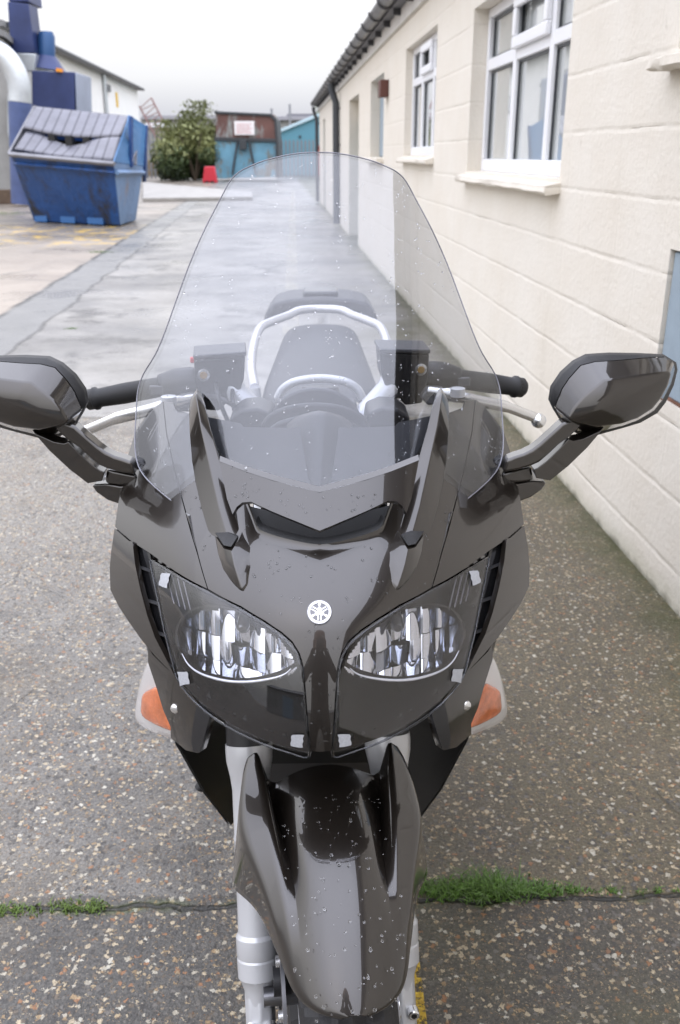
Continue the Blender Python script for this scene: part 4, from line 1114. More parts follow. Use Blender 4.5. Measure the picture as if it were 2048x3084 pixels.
# ---- chin panels with bolt and indicator
def Fch(u, z): return Fn(u, z, .006)
def Fch2(u, z): return Fn(u, z, .006) + max(0, .205 - abs(u))*.9
chin = [(1470, 1962), (1483, 1940), (1484, 1985), (1460, 2060), (1440, 2130), (1419, 2180), (1420, 2212), (1402, 2226), (1375, 2250), (1340, 2259), (1333, 2258), (1316, 2205), (1300, 2148), (1342, 2100), (1396, 2034)]
patch('chin_panel', chin, Fch, PAINT, bike, .012, bev=.003, step=.02)
inn = [(1300, 2150), (1338, 2112), (1350, 2165), (1358, 2225), (1352, 2256), (1334, 2258), (1316, 2205)]
patch('chin_return', inn, lambda u, z: Fn(u, z, -.001), BLACKP, bike, .006, bev=.002, step=.02)
for s_ in (1, -1):
    c = H(1405, 2126, off=.005); nn = Vector((.25*1, -1, .1)).normalized()
    MB().tube([c+nn*-.004, c+nn*.0005, c+nn*.002, c+nn*.0022], [.0068, .0065, .005, .001], 18).build('bolt', ALU, bike, 50, W=mir(WB, s_))
def indicator(sgn):
    M = mir(WB, sgn)
    def blob(outl, v0, bul, back, name, m, par, inset=.75):
        O = [BF.at(x, y, v0 + (x-1420)*.0007) for x, y in outl]; O = crom(O, 3, True); c = sum(O, Vector())/len(O)
        rings = []
        for k, d in ((.80, back), (.97, back*.45), (1.0, .0), (.93, -bul*.5), (.78, -bul*.85), (.5, -bul*.98), (.05, -bul)):
            rings.append([c+(p-c)*k+Vector((.0, d + .0, 0)) for p in O])
        return MB().loft(rings, True).build(name, m, par, 50, W=M)
    ol = [(1480, 1982), (1497, 2005), (1512, 2050), (1524, 2105), (1528, 2135), (1523, 2160), (1498, 2181), (1455, 2200), (1420, 2212), (1414, 2190), (1428, 2130), (1450, 2065), (1470, 2000)]
    body = blob([(x, y) for x, y in ol], 1.21, .004, .05, 'indicator', WHITER, bike)
    am = blob([(1460, 2066), (1485, 2070), (1505, 2083), (1510, 2112), (1508, 2144), (1470, 2170), (1424, 2190), (1417, 2184), (1436, 2125)], 1.193, .004, .014, 'amber_reflector', ENDM, body)
    cc = blob([(1480+(x-1480)*1.02, 2080+(y-2080)*1.02) for x, y in ol], 1.195, .010, .045, 'indicator_cover', LENS, body)
    return body
pair(indicator)

# ---- lower side fairings, radiator, belly
for s_ in (1, -1):
    M = mir(WB, s_)
    f0 = [Bq(1470, 1965, 1.26), Bq(1408, 2232, 1.20), Bq(1330, 2378, 1.25), Bq(1256, 2478, 1.32)]
    f0 = [f0[k].lerp(f0[k+1], t/5) for k in range(3) for t in range(5)] + [f0[3]]; rings = []
    for dv, sx_, dz in ((0, 1, 0), (.06, 1.10, -.0), (.25, 1.28, -.01), (.55, 1.30, -.02), (.75, 1.15, -.02)):
        rings.append([Vector((p.x*sx_, p.y+dv, p.z+dz)) for p in f0])
    MB().loft(rings, False, False).build('lower_fairing', BLACKP, bike, 60, W=M)
    inn_ = [Vector((p.x-.004, p.y, p.z)) for p in f0]; rings = [[p for p in inn_], [Vector((p.x*.62, p.y+.10, p.z)) for p in inn_]]
    MB().loft(rings, False, False).build('inner_duct', mat('duct_black', (.012, .012, .012), .35) if 'duct_black' not in bpy.data.materials else bpy.data.materials['duct_black'], bike, 60, W=M)
rad_ = MB().prism([Vector(p) for p in ((-.26, 1.36, .86), (.26, 1.36, .86), (.17, 1.36, .50), (.12, 1.36, .42), (-.12, 1.36, .42), (-.17, 1.36, .50))], (0, .05, 0)).build('radiator', DARKIN, bike, 30, W=WB)
mb = MB()
for i in range(26):
    z = .50+i*.012; mb.box(-.13, .13, 1.352, 1.358, z, z+.003)
mb.build('radiator_fins', BLACKP, rad_, None, W=WB)
MB().box(-.16, .16, 1.42, 2.0, .16, .62).build('engine', mat('engine_metal', (.10, .10, .105), .4, .7), bike, 30, .04, 3, W=WB)

us = MB(); lo_ = [H(x, y, off=.02) for x, y in ((963, 2252), (1080, 2238), (1250, 2150), (1385, 2050))]; lo_[0].x = 0
lf = [Vector((-p.x, p.y, p.z)) for p in lo_[:0:-1]] + lo_
us.loft([lf, [Vector((p.x*.95, max(p.y+.10, 1.16), max(.80, p.z))) for p in lf], [Vector((p.x, 1.40, .84)) for p in lf]], False, False)
us.build('underside_panel', DARKIN, bike, 60, W=WB)

# ---- prongs either side of the screen, with their raised feet
def prong(sgn):
    M = mir(WB, sgn)
    # inner face, crease and outer face sampled down the length: (inner, crease, outer) in pixels + v of the crease
    rows = [((1328, 1182), (1332, 1180), (1340, 1184), 1.262), ((1314, 1198), (1331, 1190), (1350, 1204), 1.256), ((1303, 1226), (1327, 1216), (1353, 1240), 1.245), ((1288, 1288), (1317, 1282), (1352, 1300), 1.225), ((1268, 1358), (1300, 1362), (1346, 1385), 1.198),
            ((1246, 1436), (1283, 1442), (1334, 1458), 1.168), ((1224, 1518), (1265, 1524), (1318, 1530), 1.135), ((1204, 1592), (1244, 1602), (1300, 1592), 1.105), ((1198, 1616), (1236, 1636), (1290, 1606), 1.095), ((1206, 1626), (1232, 1640), (1274, 1618), 1.096)]
    rings = []
    for a, b, c, v in rows:
        p, q, r_ = Bq(*a, v+.005), Bq(*b, v), Bq(*c, v+.022)
        rings.append([p, p.lerp(q, .5)+Vector((0, -.001, 0)), q, q.lerp(r_, .5)+Vector((0, -.001, 0)), r_, r_+Vector((-.004, .022, .004)), p+Vector((.004, .022, .004))])
    pr = MB().loft(rings, True).build('screen_prong', PAINT, bike, 42, W=M)
    b_ = pr.modifiers.new('b', 'BEVEL'); b_.width = .0014; b_.segments = 3; b_.limit_method = 'ANGLE'; b_.angle_limit = R(28)
    # foot
    def h(px, py, o_): return H(px, py, off=o_)
    top = [h(1192, 1588, .004), h(1206, 1620, -.008), h(1228, 1655, -.026), h(1252, 1648, -.020), h(1284, 1600, .004)]
    mid = [h(1168, 1640, .002), h(1186, 1660, -.006), h(1219, 1700, -.022), h(1248, 1700, -.010), h(1272, 1660, .002)]
    lo = [h(1168, 1700, .002), h(1182, 1710, -.004), h(1208, 1738, -.012), h(1232, 1734, -.005), h(1256, 1710, .002)]
    lo2 = [h(1176, 1748, .002), h(1184, 1756, -.002), h(1198, 1768, -.005), h(1208, 1768, -.003), h(1232, 1748, .002)]
    end = [h(1186, 1777, .002), h(1190, 1778, .002), h(1194, 1779, .001), h(1200, 1778, .002), h(1206, 1774, .002)]
    mb = MB().loft([top, mid, lo, lo2, end], False, False)
    mb.add(top + [h(1238, 1612, .012)], [(0, 1, 5), (1, 2, 5), (2, 3, 5), (3, 4, 5)])
    ft = mb.build('prong_foot', PAINT, bike, 40, W=M)
    b_ = ft.modifiers.new('b', 'BEVEL'); b_.width = .002; b_.segments = 3; b_.limit_method = 'ANGLE'; b_.angle_limit = R(22)
    for ed in ft.data.edges: pass
    gk = MB().prism([h(1206, 1612, -.004), h(1228, 1645, -.030), h(1254, 1640, -.024), h(1280, 1600, -.004), h(1240, 1600, -.015)], (0, .02, -.004)).build('rubber_gasket', RUBBER, pr, 30, .002, W=M)
    return pr
pair(prong)

# ---- screen
SCT = smoothtab([(.90, 1.055), (.97, 1.125), (1.05, 1.20), (1.15, 1.285), (1.25, 1.365), (1.35, 1.435), (1.44, 1.49), (1.52, 1.535)])
def Fs(u, z): return lin(SCT, z) + 1.15*u*u + 5.0*u**4 + .012
scr = [(973, 459), (1010, 461), (1065, 470), (1120, 484), (1165, 502), (1195, 518), (1222, 545), (1255, 605), (1300, 690), (1345, 790), (1385, 895), (1424, 1000), (1453, 1065), (1490, 1125), (1506, 1175), (1511, 1235), (1516, 1320), (1511, 1380), (1491, 1425), (1440, 1476), (1370, 1531), (1302, 1580), (1260, 1560), (1200, 1500), (1100, 1480), (952, 1500)]
sob, = patch('windscreen', scr, Fs, SCREEN, bike, .0035, sym=True, snap=(0, 25), step=.02, back=True)
sob['label'] = 'tall clear windscreen speckled with raindrops'
uzs = [BF.hit(x, y, Fs) for x, y in scr[1:22]]
edge = [Vector((-p.x, p.y, p.z)) for p in uzs[::-1]] + [Vector((0, Fs(0, BF.hit(973, 459, Fs).z), BF.hit(973, 459, Fs).z))] + uzs
MB().tube([WB(p) for p in crom(edge, 3)], .0010, 6).build('screen_edge', mat('screen_edge_grey', (.16, .16, .19), .15, 0, .8), sob, 60)
# raindrops on screen and paint
def drops(F, n, region, parent, name, rmin, rmax, off, sink=.35, fl=.5):
    mb = MB(); rnd = random.Random(hash(name) % 1000 if False else len(name)*7+n)
    v = region; k = 0; tries = 0
    uz = [Vector((p.x, p.z)) for p in (BF.hit(x, y, F) for x, y in v)]
    def ins(x, y):
        c = False; j = len(uz)-1
        for i in range(len(uz)):
            if (uz[i].y > y) != (uz[j].y > y) and x < (uz[j].x-uz[i].x)*(y-uz[i].y)/(uz[j].y-uz[i].y)+uz[i].x: c = not c
            j = i
        return c
    umax = max(p.x for p in uz); z0 = min(p.y for p in uz); z1 = max(p.y for p in uz)
    while k < n and tries < n*20:
        tries += 1
        u, z = rnd.uniform(-umax, umax), rnd.uniform(z0, z1)
        if not ins(abs(u), z): continue
        for c in range(1 if rnd.random() < .75 else 3):
            uu, z_ = u+rnd.gauss(0, .004)*(c > 0), z+rnd.gauss(0, .004)*(c > 0)
            r = rmin+(rmax-rmin)*rnd.random()**2.2
            e = .002
            n_ = Vector(((F(uu+e, z_)-F(uu-e, z_))/(2*e), -1, (F(uu, z_+e)-F(uu, z_-e))/(2*e))).normalized()
            q = Vector((0, 0, 1)).rotation_difference(n_).to_matrix()
            mb.sphere(Vector((uu, F(uu, z_), z_))+n_*(off+r*.05), r, 8, 6, (1, 1, fl), q); k += 1
    ob = mb.build(name, DROP, parent, 80, W=WB); ob['kind'] = 'stuff'; return ob
scr_half = [(973, 470)] + [(x-10, y+8) for x, y in scr[1:22]] + [(1200, 1480), (960, 1450)]
drops(Fs, 620, scr_half, sob, 'raindrops', .0007, .0016, 0)
drops(Fcowl, 230, cowl, COWL, 'raindrops', .0008, .0020, 0, fl=.3)
drops(Fgar, 60, gar, GAR, 'raindrops', .0008, .0021, 0, fl=.3)

# ---- mirrors and their stalks
def Z7(x, y): return (1480+.3622*x, 1020+.3622*y)
def mirror(sgn):
    M = mir(WB, sgn)
    def pt(q, v): X = Z7(*q); p = BF.at(X[0], X[1], v); return p
    O = [(487, 520), (505, 410), (585, 290), (690, 195), (800, 140), (1000, 128), (1250, 132), (1450, 142), (1525, 190), (1537, 250), (1505, 380), (1440, 520), (1370, 610), (1230, 690), (1080, 735), (880, 790), (700, 780), (590, 705), (525, 600)]
    Bd = [(530, 570), (590, 420), (650, 330), (745, 225), (860, 195), (1030, 185), (1250, 165), (1440, 155), (1515, 200), (1525, 260), (1495, 380), (1432, 510), (1360, 600), (1225, 680), (1080, 728), (885, 775), (720, 765), (605, 700), (550, 610)]
    Fr = [(640, 655), (690, 570), (760, 490), (830, 430), (935, 345), (1010, 335), (1200, 308), (1400, 280), (1480, 272), (1490, 300), (1465, 390), (1405, 500), (1340, 580), (1215, 660), (1080, 705), (880, 730), (835, 722), (720, 700), (645, 680)]
    def vdepth(q, base): return base + (q[0]-900)*.00003
    ringO = [pt(q, vdepth(q, 1.355)) for q in O]; ringB = [pt(q, vdepth(q, 1.335)) for q in Bd]; ringF = [pt(q, vdepth(q, 1.29)) for q in Fr]
    cc = sum(ringF, Vector())/len(ringF)
    ringF2 = [cc + (p-cc)*.55 + Vector((0, -.010, 0)) for p in ringF]
    # corner of the front faces: pull the ridge forward
    mb = MB().loft([ringB, ringF, ringF2], False, True)
    n_ = len(mb.v); mb.v.append(cc+Vector((0, -.013, 0))); k = len(ringF2)
    for i in range(k): mb.f.append((2*k+i, 2*k+(i+1) % k, n_))
    hs = mb.build('mirror', PAINT, bike, 30, W=M)
    b_ = hs.modifiers.new('b', 'BEVEL'); b_.width = .004; b_.segments = 3; b_.limit_method = 'ANGLE'; b_.angle_limit = R(25)
    inn = [cc + (p-cc)*.97 + Vector((0, .0, 0)) for p in ringO]
    MB().loft([[p+Vector((0, .004, 0)) for p in ringB], [p+Vector((0, -.006, 0)) for p in ringO], ringO, [p + Vector((0, .012, 0)) for p in ringO], [p*1 + (cc-p)*.05 + Vector((0, .016, 0)) for p in ringO]], False).build('mirror_rim', RUBBER, hs, 60, W=M)
    MB().loft([[p + (cc-p)*.06 + Vector((0, .010, 0)) for p in ringO]], False).add([p + (cc-p)*.05 + Vector((0, .012, 0)) for p in ringO], [tuple(range(len(ringO)))]).build('mirror_glass', CHROME, hs, None, W=M)
    # stalk: upper arm, lower rail, base
    def slab(pts, v0, k, d, name, m=PAINT, bev=.003):
        P_ = [pt(q, v0+k*(q[0]-100)/1000) for q in pts]
        return MB().prism(P_, (0, d, 0)).build(name, m, bike, 35, bev, 3, W=M)
    slab([(830, 632), (700, 665), (590, 708), (490, 800), (400, 880), (340, 925), (270, 960), (190, 985), (125, 1012), (98, 1115), (220, 1095), (330, 1062), (400, 1030), (470, 970), (560, 885), (650, 820), (700, 775)], 1.285, .02, .028, 'mirror_arm', bev=.004)
    slab([(640, 835), (680, 850), (760, 835), (900, 770), (935, 735), (910, 775), (800, 905), (640, 1060), (490, 1180), (372, 1160), (352, 1090), (385, 1075), (460, 1020), (560, 925)], 1.290, .02, .03, 'mirror_rail', bev=.006)
    slab([(95, 1118), (330, 1068), (350, 1150), (340, 1185), (230, 1200), (85, 1195)], 1.300, .03, .06, 'mirror_base', bev=.004)
    P_ = [(88, 1203), (230, 1208), (345, 1185), (440, 1190), (455, 1205), (420, 1255), (330, 1320), (240, 1352), (150, 1430), (105, 1460), (55, 1455), (30, 1400), (60, 1280)]
    slab(P_, 1.300, .03, .05, 'mirror_mount', bev=.010)
    bt = [(20, 1000), (130, 1000), (100, 1110), (90, 1200), (60, 1400), (20, 1440), (-30, 1380), (10, 1200)]
    slab(bt, 1.315, .03, .04, 'mirror_boot', RUBBER, .008)
    # drops on the shell
    return hs
pair(mirror)

# ---- cockpit behind the screen
dash = patch('dash_panel', [(950, 1285), (1000, 1283), (1045, 1288), (1190, 1283), (1200, 1272), (1300, 1252), (1310, 1300), (1260, 1400), (1180, 1470), (948, 1500)], lambda u, z: 1.185+(z-.97)*.95+.6*u*u, BLACKP, bike, .004, sym=True, snap=(0, 9))[0]
def arcslab(c, rx, rz, v0, v1, name, m, t=.02, a0=0, a1=180, hgt=.0):
    mb = MB(); rings = []
    for k in range(25):
        a = R(a0+(a1-a0)*k/24); ca, sa = math.cos(a), math.sin(a)
        p = lambda r_, v: Vector((c[0]+ca*rx*r_, v, c[1]+sa*rz*r_))
        rings.append([p(1, v0), p(1, v1), p(1-t/rx, v1), p(1-t/rx, v0)])
    mb.loft(rings, True); return mb.build(name, m, bike, 40, .003, W=WB)
def cz(px, py, v): q = Bq(px, py, v); return (q.x, q.z)
# instrument hood (centre), its lower shroud and the side pods
q0 = Bq(947, 1375, 1.30)
hood = []
for (pxw, pyt, pyb, v, lab, m_) in ((142, 1166, 1300, 1.46, 'instrument_hood', mat('dash_grey', (.045, .045, .05), .35)), (166, 1212, 1300, 1.40, 'instrument_shroud', BLACKP), (150, 1250, 1320, 1.36, 'instrument_trim', BLACKP)):
    cx = 950; rings = []
    for vv, s_ in ((v, 1.0), (v+.10, .96)):
        ring = []
        for k in range(17):
            a = math.pi*k/16; p = Bq(cx+pxw*math.cos(a), pyb+(pyt-pyb)*math.sin(a)**.8, vv); p.x = (p.x-.0)*s_; ring.append(p)
        rings.append(ring)
    MB().loft(rings, True, True).build(lab, m_, bike, 40, .006, 3, W=WB)
for s_ in (1, -1):
    M = mir(WB, s_); ring = [Bq(x, y, 1.43) for x, y in ((1100, 1290), (1108, 1245), (1150, 1228), (1200, 1232), (1235, 1258), (1232, 1290))]
    MB().loft([ring, [p+Vector((0, .08, 0)) for p in ring]], True).build('dash_pod', BLACKP, bike, 40, .005, 3, W=M)
    ring = [Bq(x, y, 1.33) for x, y in ((1205, 1290), (1225, 1285), (1230, 1400), (1190, 1405), (1178, 1400))]
    MB().loft([ring, [p+Vector((0, .02, 0)) for p in ring]], True).build('dash_slot', GLOSSB, bike, 40, .006, 3, W=M)
col_t = [Bq(x, 1500-(1500-y), v) for x, y, v in ((1062, 1292, 1.305), (1030, 1268, 1.290), (985, 1256, 1.278), (948, 1253, 1.275))]
col_b = [Bq(x, y, v) for x, y, v in ((1000, 1440, 1.225), (985, 1455, 1.212), (965, 1470, 1.203), (948, 1478, 1.20))]
col_t[-1].x = 0; col_b[-1].x = 0
rg = []
for t_ in (0, .33, .66, 1):
    h_ = [a.lerp(b, t_) for a, b in zip(col_t, col_b)]; rg.append(h_ + [Vector((-p.x, p.y, p.z)) for p in h_[:-1][::-1]])
MB().loft([[p + Vector((0, .03, .0)) for p in rg[0]]] + rg, False, False).build('dash_centre', BLACKP, bike, 50, W=WB)
arc_ = [Bq(x, y, 1.63) for x, y in ((1092, 1200), (1076, 1172), (1046, 1152), (1005, 1143), (955, 1140))]; arc_[-1].x = 0
MB().tube(crom(arc_ + [Vector((-p.x, p.y, p.z)) for p in arc_[:-1][::-1]], 4), .008, 10).build('tank_reflection_arc', SILVER, bike, 60, W=WB)  # silver arc tube standing in for the sky's reflection on the tank top
# tank and seat
def loftB(rows, name, m, sub=2, par=None, W=WB):
    rings = []
    for v, hw, zt, zb, rnd_ in rows:
        ring = []
        for k in range(12):
            a = 2*math.pi*k/12; ca, sa = math.cos(a), math.sin(a)
            x = math.copysign(abs(ca)**rnd_, ca)*hw; z = (zt+zb)/2 + math.copysign(abs(sa)**rnd_, sa)*(zt-zb)/2
            ring.append(Vector((x, v, z)))
        rings.append(ring)
    ob = MB().loft(rings, True).build(name, m, par or bike, 60, W=W)
    s_ = ob.modifiers.new('s', 'SUBSURF'); s_.levels = sub; s_.render_levels = sub; return ob
def zat(py, v): return Bq(960, py, v).z
tank = loftB([(1.60, .08, zat(1235, 1.6), .74, .7), (1.64, .10, zat(1190, 1.66), .72, .7), (1.74, .13, zat(1168, 1.76), .70, .75), (1.86, .13, zat(1165, 1.88), .70, .75), (1.98, .11, .86, .68, .7)], 'fuel_tank', PAINT)
MB().tube([Vector((0, 1.78, zat(1168, 1.78)-.012)), Vector((0, 1.782, zat(1168, 1.78)+.002))], [.04, .036], 20).build('filler_cap', BLACKP, tank, 40, W=WB)
w_ = lambda px, v: abs(Bq(px, 1050, v).x)
loftB([(1.93, .10, .93, .72, .6), (1.97, .138, .952, .70, .45), (2.08, .150, .958, .72, .4), (2.3, .140, .962, .72, .4), (2.55, .126, .970, .74, .4), (2.70, .118, .978, .76, .4), (2.76, .10, .970, .78, .6)], 'seat', SEATM)
loftB([(2.1, .13, .74, .55, .6), (2.4, .14, .78, .60, .6), (2.75, .13, .86, .68, .6), (2.95, .09, .88, .74, .6)], 'tail_fairing', PAINT)
rl = [(767, 1168, 2.10), (757, 1107, 2.22), (763, 1043, 2.35), (783, 989, 2.48), (820, 968, 2.56), (868, 950, 2.64), (905, 934, 2.68), (964, 930, 2.70)]
half = [Bq(x, y, v) for x, y, v in rl]; cxm = half[-1].x
half = [Vector((p.x-cxm*0, p.y, p.z)) for p in half]
half[-1].x = 0
full = half + [Vector((-p.x, p.y, p.z)) for p in half[:-1][::-1]]
MB().tube(crom(full, 5), .0118, 12).build('grab_rail', mat('rail_silver', (.58, .58, .60), .28, .5), bike, 60, W=WB)
for s_ in (1, -1):
    MB().tube([Vector((half[0].x*s_, 2.10, half[0].z)), Vector((half[0].x*.9*s_, 2.08, .75))], .013, 10).build('rail_bracket', SILVER, bike, 60, W=WB)
rk = [(960, 862), (1010, 862), (1060, 867), (1105, 878), (1128, 905), (1143, 953), (1105, 955), (1080, 930), (1050, 905), (960, 900)]
ring = []
R_ = [Bq(x, y, 2.86) for x, y in ((960, 905), (1045, 905), (1090, 925), (1115, 953), (1142, 953), (1132, 915), (1108, 884), (1060, 872), (960, 868))]
R_[0].x = 0; R_[-1].x = 0
for p in R_: p.z -= .028
poly = R_ + [Vector((-p.x, p.y, p.z)) for p in R_[1:-1][::-1]]
rack = MB().prism(poly, (0, .30, -.012)).build('luggage_rack', mat('rack_black', (.03, .03, .033), .5), bike, 35, .012, 4, W=WB)
p = Bq(960, 866, 2.86)
MB().box(-.055, .055, 2.90, 3.0, p.z-.05, p.z-.018).build('rack_latch', GLOSSB, rack, 30, .006, W=WB)
MB().box(-.08, .08, 2.62, 2.95, .84, .865).build('rack_mount', BLACKP, bike, 30, .006, W=WB)
# ---- handlebars (steering frame)
VB = 1.60
def bars(sgn):
    M = mir(WH, sgn)
    P = lambda x, y, v=VB: Sq(x, y, v)
    # pixels taken on the right-hand side
    g0, g1 = P(1575, 1168, VB+.02), P(1372, 1140, VB-.01)
    d = (g1-g0)
    pts = [g0, g0+d*.02, g0+d*.10, g0+d*.11, g0+d*.14, g0+d*.17, g0+d*.5, g0+d*.95, g0+d]
    rr_ = [.014, .0185, .0185, .0205, .0205, .0165, .0185, .0175, .019]
    grip = MB().tube(pts, rr_, 20).build('handlebar_grip', RUBBER, bike, 50, W=M)
    MB().tube([g0-d*.02, g0+d*.02, g0+d*.09], [.014, .0178, .0185], 18).build('bar_end', GLOSSB, grip, 50, W=M)
    MB().tube([g1, P(1220, 1130, VB-.02)], .012, 12).build('handlebar', BLACKP, bike, 50, W=M)
    # switch housing
    s0 = [P(1378, 1142, VB-.01), P(1330, 1132, VB-.01), P(1290, 1128, VB-.012), P(1262, 1126, VB-.012)]
    MB().tube(s0, [.022, .026, .025, .02], 14, sx=1.1).build('switch_housing', BLACKP, bike, 50, .002, W=M)
    MB().box(-.012, .012, -.03, -.02, -.008, .008, Matrix.Translation(P(1385, 1140, VB-.005))).build('switch', mat('switch_grey', (.08, .08, .085), .4) if 'switch_grey' not in bpy.data.materials else bpy.data.materials['switch_grey'], bike, 30, .002, W=M)
    # master cylinder with reservoir
    T_ = [P(1145, 1062, VB-.05), P(1294, 1066, VB-.05), P(1290, 1140, VB-.05), P(1272, 1215, VB-.04), P(1222, 1222, VB-.04), P(1160, 1160, VB-.05), P(1150, 1130, VB-.05)]
    rs = MB().prism(T_, (0, .055, .004)).build('brake_reservoir' if sgn < 0 else 'clutch_reservoir', BLACKP, bike, 35, .004, 3, W=M)
    lid_ = [P(1143, 1050, VB-.055), P(1298, 1054, VB-.055), P(1296, 1066, VB-.055), P(1143, 1063, VB-.055)]
    MB().prism(lid_, (0, .065, .004)).build('reservoir_lid', mat('lid_grey', (.05, .05, .055), .4) if 'lid_grey' not in bpy.data.materials else bpy.data.materials['lid_grey'], rs, 35, .002, W=M)
    c = P(1267, 1112, VB-.052)
    MB().tube([c+Vector((0, .004, 0)), c+Vector((0, -.004, 0)), c+Vector((0, -.0045, 0))], [.0105, .0105, .008], 20).build('sight_glass', ALU, rs, 40, W=M)
    MB().tube([c+Vector((0, -.003, 0)), c+Vector((0, -.0055, 0))], [.0072, .006], 16).build('sight_window', mat('sight_amber', (.30, .17, .03), .05, coat=1) if 'sight_amber' not in bpy.data.materials else bpy.data.materials['sight_amber'], rs, 40, W=M)
    # lever
    L_ = [P(1290, 1180, VB-.055), P(1345, 1188, VB-.07), P(1390, 1196, VB-.085), P(1450, 1210, VB-.085), P(1520, 1224, VB-.08), P(1580, 1246, VB-.07), P(1612, 1258, VB-.065)]
    lv = MB().tube(crom(L_, 4), [.010]*4+[.012]*4+[.0105]*9+[.009]*8, 12, sx=.62, up=(0, 0, 1)).build('lever', ALU, bike, 60, W=M)
    MB().sphere(P(1622, 1267, VB-.065), .0135, 16, 10).build('lever_ball', ALU, lv, 80, W=M)
    c = P(1378, 1186, VB-.088); MB().tube([c+Vector((0, 0, -.004)), c+Vector((0, 0, .010)), c+Vector((0, 0, .0105))], [.013, .013, .010], 18).build('lever_adjuster', SILVER, lv, 40, W=M)
    MB().prism([P(1285, 1170, VB-.06), P(1340, 1172, VB-.06), P(1352, 1215, VB-.06), P(1290, 1222, VB-.06), P(1268, 1200, VB-.06)], (0, .03, 0)).build('lever_bracket', mat('bracket_grey', (.12, .12, .125), .4) if 'bracket_grey' not in bpy.data.materials else bpy.data.materials['bracket_grey'], bike, 35, .004, W=M)
    # silver riser going down to the fork crown
    MB().tube([P(1188, 1120, VB-.02), P(1170, 1170, VB-.03), P(1118, 1232, VB-.05), P(1090, 1262, VB-.06)], [.020, .021, .022, .022], 16).build('bar_riser', SILVER, bike, 60, W=M)
    return grip
pair(bars)
MB().box(-.006, .012, -.03, -.02, -.006, .004, Matrix.Translation(Sq(585, 1073, VB))).build('kill_switch', REDP, bike, 30, .002, W=WH)
MB().tube([Sq(830, 1250, 1.55), Sq(1070, 1250, 1.55)], .03, 14).build('fork_crown', BLACKP, bike, 50, .004, W=WH)
# cables
for i, (a, b, c, d) in enumerate(((650, 1150, 700, 1300), (700, 1170, 740, 1330), (620, 1190, 760, 1260), (1200, 1190, 1160, 1290))):
    MB().tube(crom([Sq(a, b, 1.56), Sq((a+c)/2-15, (b+d)/2-20, 1.50), Sq(c, d, 1.52)], 6), .004, 8).build('cable', BLACKP, bike, 60, W=WH)

# ================= front wheel, fork, mudguard (steering frame)
AX = (.985, .300)
RK = R(25)
def forkpt(u, t): return Vector((u, AX[0]+t*math.sin(RK)+.030, AX[1]+t*math.cos(RK)))
FU = .1055
def fork(sgn):
    M = mir(WS, sgn)
    prof = [(-.03, .020), (-.012, .022), (.004, .0275), (.008, .0305), (.034, .0312), (.037, .0300), (.040, .0312), (.066, .0315), (.072, .0280), (.11, .0275), (.205, .0280), (.208, .0290), (.214, .0275), (.28, .0275), (.30, .030), (.322, .0345), (.34, .0355), (.348, .0350)]
    f_ = MB().tube([forkpt(FU, t) for t, r in prof], [r for t, r in prof], 28).build('fork_leg', SILVER, bike, 22, W=M)
    # flattened bottom with caliper lug
    lo = [forkpt(FU, t) for t in (-.05, .10)]
    MB().tube([forkpt(FU, -.13), forkpt(FU, .02)], .0225, 8, sx=.95).build('fork_bottom', SILVER, f_, 30, .003, W=M)
    MB().tube([forkpt(FU, .345), forkpt(FU, .42)], .0335, 28).build('dust_seal', BLACKP, f_, 40, W=M)
    MB().tube([forkpt(FU, .40), forkpt(FU, .80)], .024, 24).build('fork_tube', CHROME, f_, 40, W=M)
    for du in (-.014, .014):
        c = forkpt(FU+du, -.052)+Vector((0, -.022, 0)); b_ = MB().tube([c+Vector((0, .006, 0)), c+Vector((0, -.006, .002)), c+Vector((0, -.007, .002))], [.0085, .0085, .007], 18).build('caliper_bolt', ALU, f_, 40, W=M)
        MB().tube([c+Vector((0, -.006, .002)), c+Vector((0, -.0078, .0022))], [.0045, .0045], 6).build('bolt_socket', DARKIN, b_, 30, W=M)
    # caliper and disc
    cu = FU-.030
    MB().box(cu-.028, cu+.016, AX[0]+.05, AX[0]+.13, .30, .42).build('brake_caliper', STEEL, bike, 30, .010, 3, W=M)
    MB().tube([Vector((FU-.02, AX[0]-.01, AX[1]+.04)), Vector((FU-.045, AX[0]-.01, AX[1]+.04))], .02, 14).build('axle_spacer', BLACKP, bike, 40, W=M)
    disc = MB(); rings = []
    for k in range(61):
        a = 2*math.pi*k/60; rings.append([Vector((.074+du, AX[0]+r_*math.cos(a), AX[1]+r_*math.sin(a))) for du, r_ in ((-.0025, .115), (.0025, .115), (.0025, .149), (-.0025, .149))])
    disc.loft(rings, False); ds = disc.build('brake_disc', STEEL, bike, 40, W=M)
    for k in range(10):
        a = 2*math.pi*k/10; p = Vector((.076, AX[0]+.108*math.cos(a), AX[1]+.108*math.sin(a))); MB().tube([p-Vector((.006, 0, 0)), p+Vector((.006, 0, 0))], .008, 10).build('bobbin', ALU, ds, 40, W=M)
    MB().tube([Vector((.072, AX[0], AX[1])), Vector((.074, AX[0], AX[1]))], .105, 40).build('disc_carrier', GLOSSB, ds, 40, W=M)
    return f_
pair(fork)
MB().tube([Vector((-.10, AX[0], AX[1])), Vector((.10, AX[0], AX[1]))], .014, 14).build('axle', STEEL, bike, 40, W=WS)
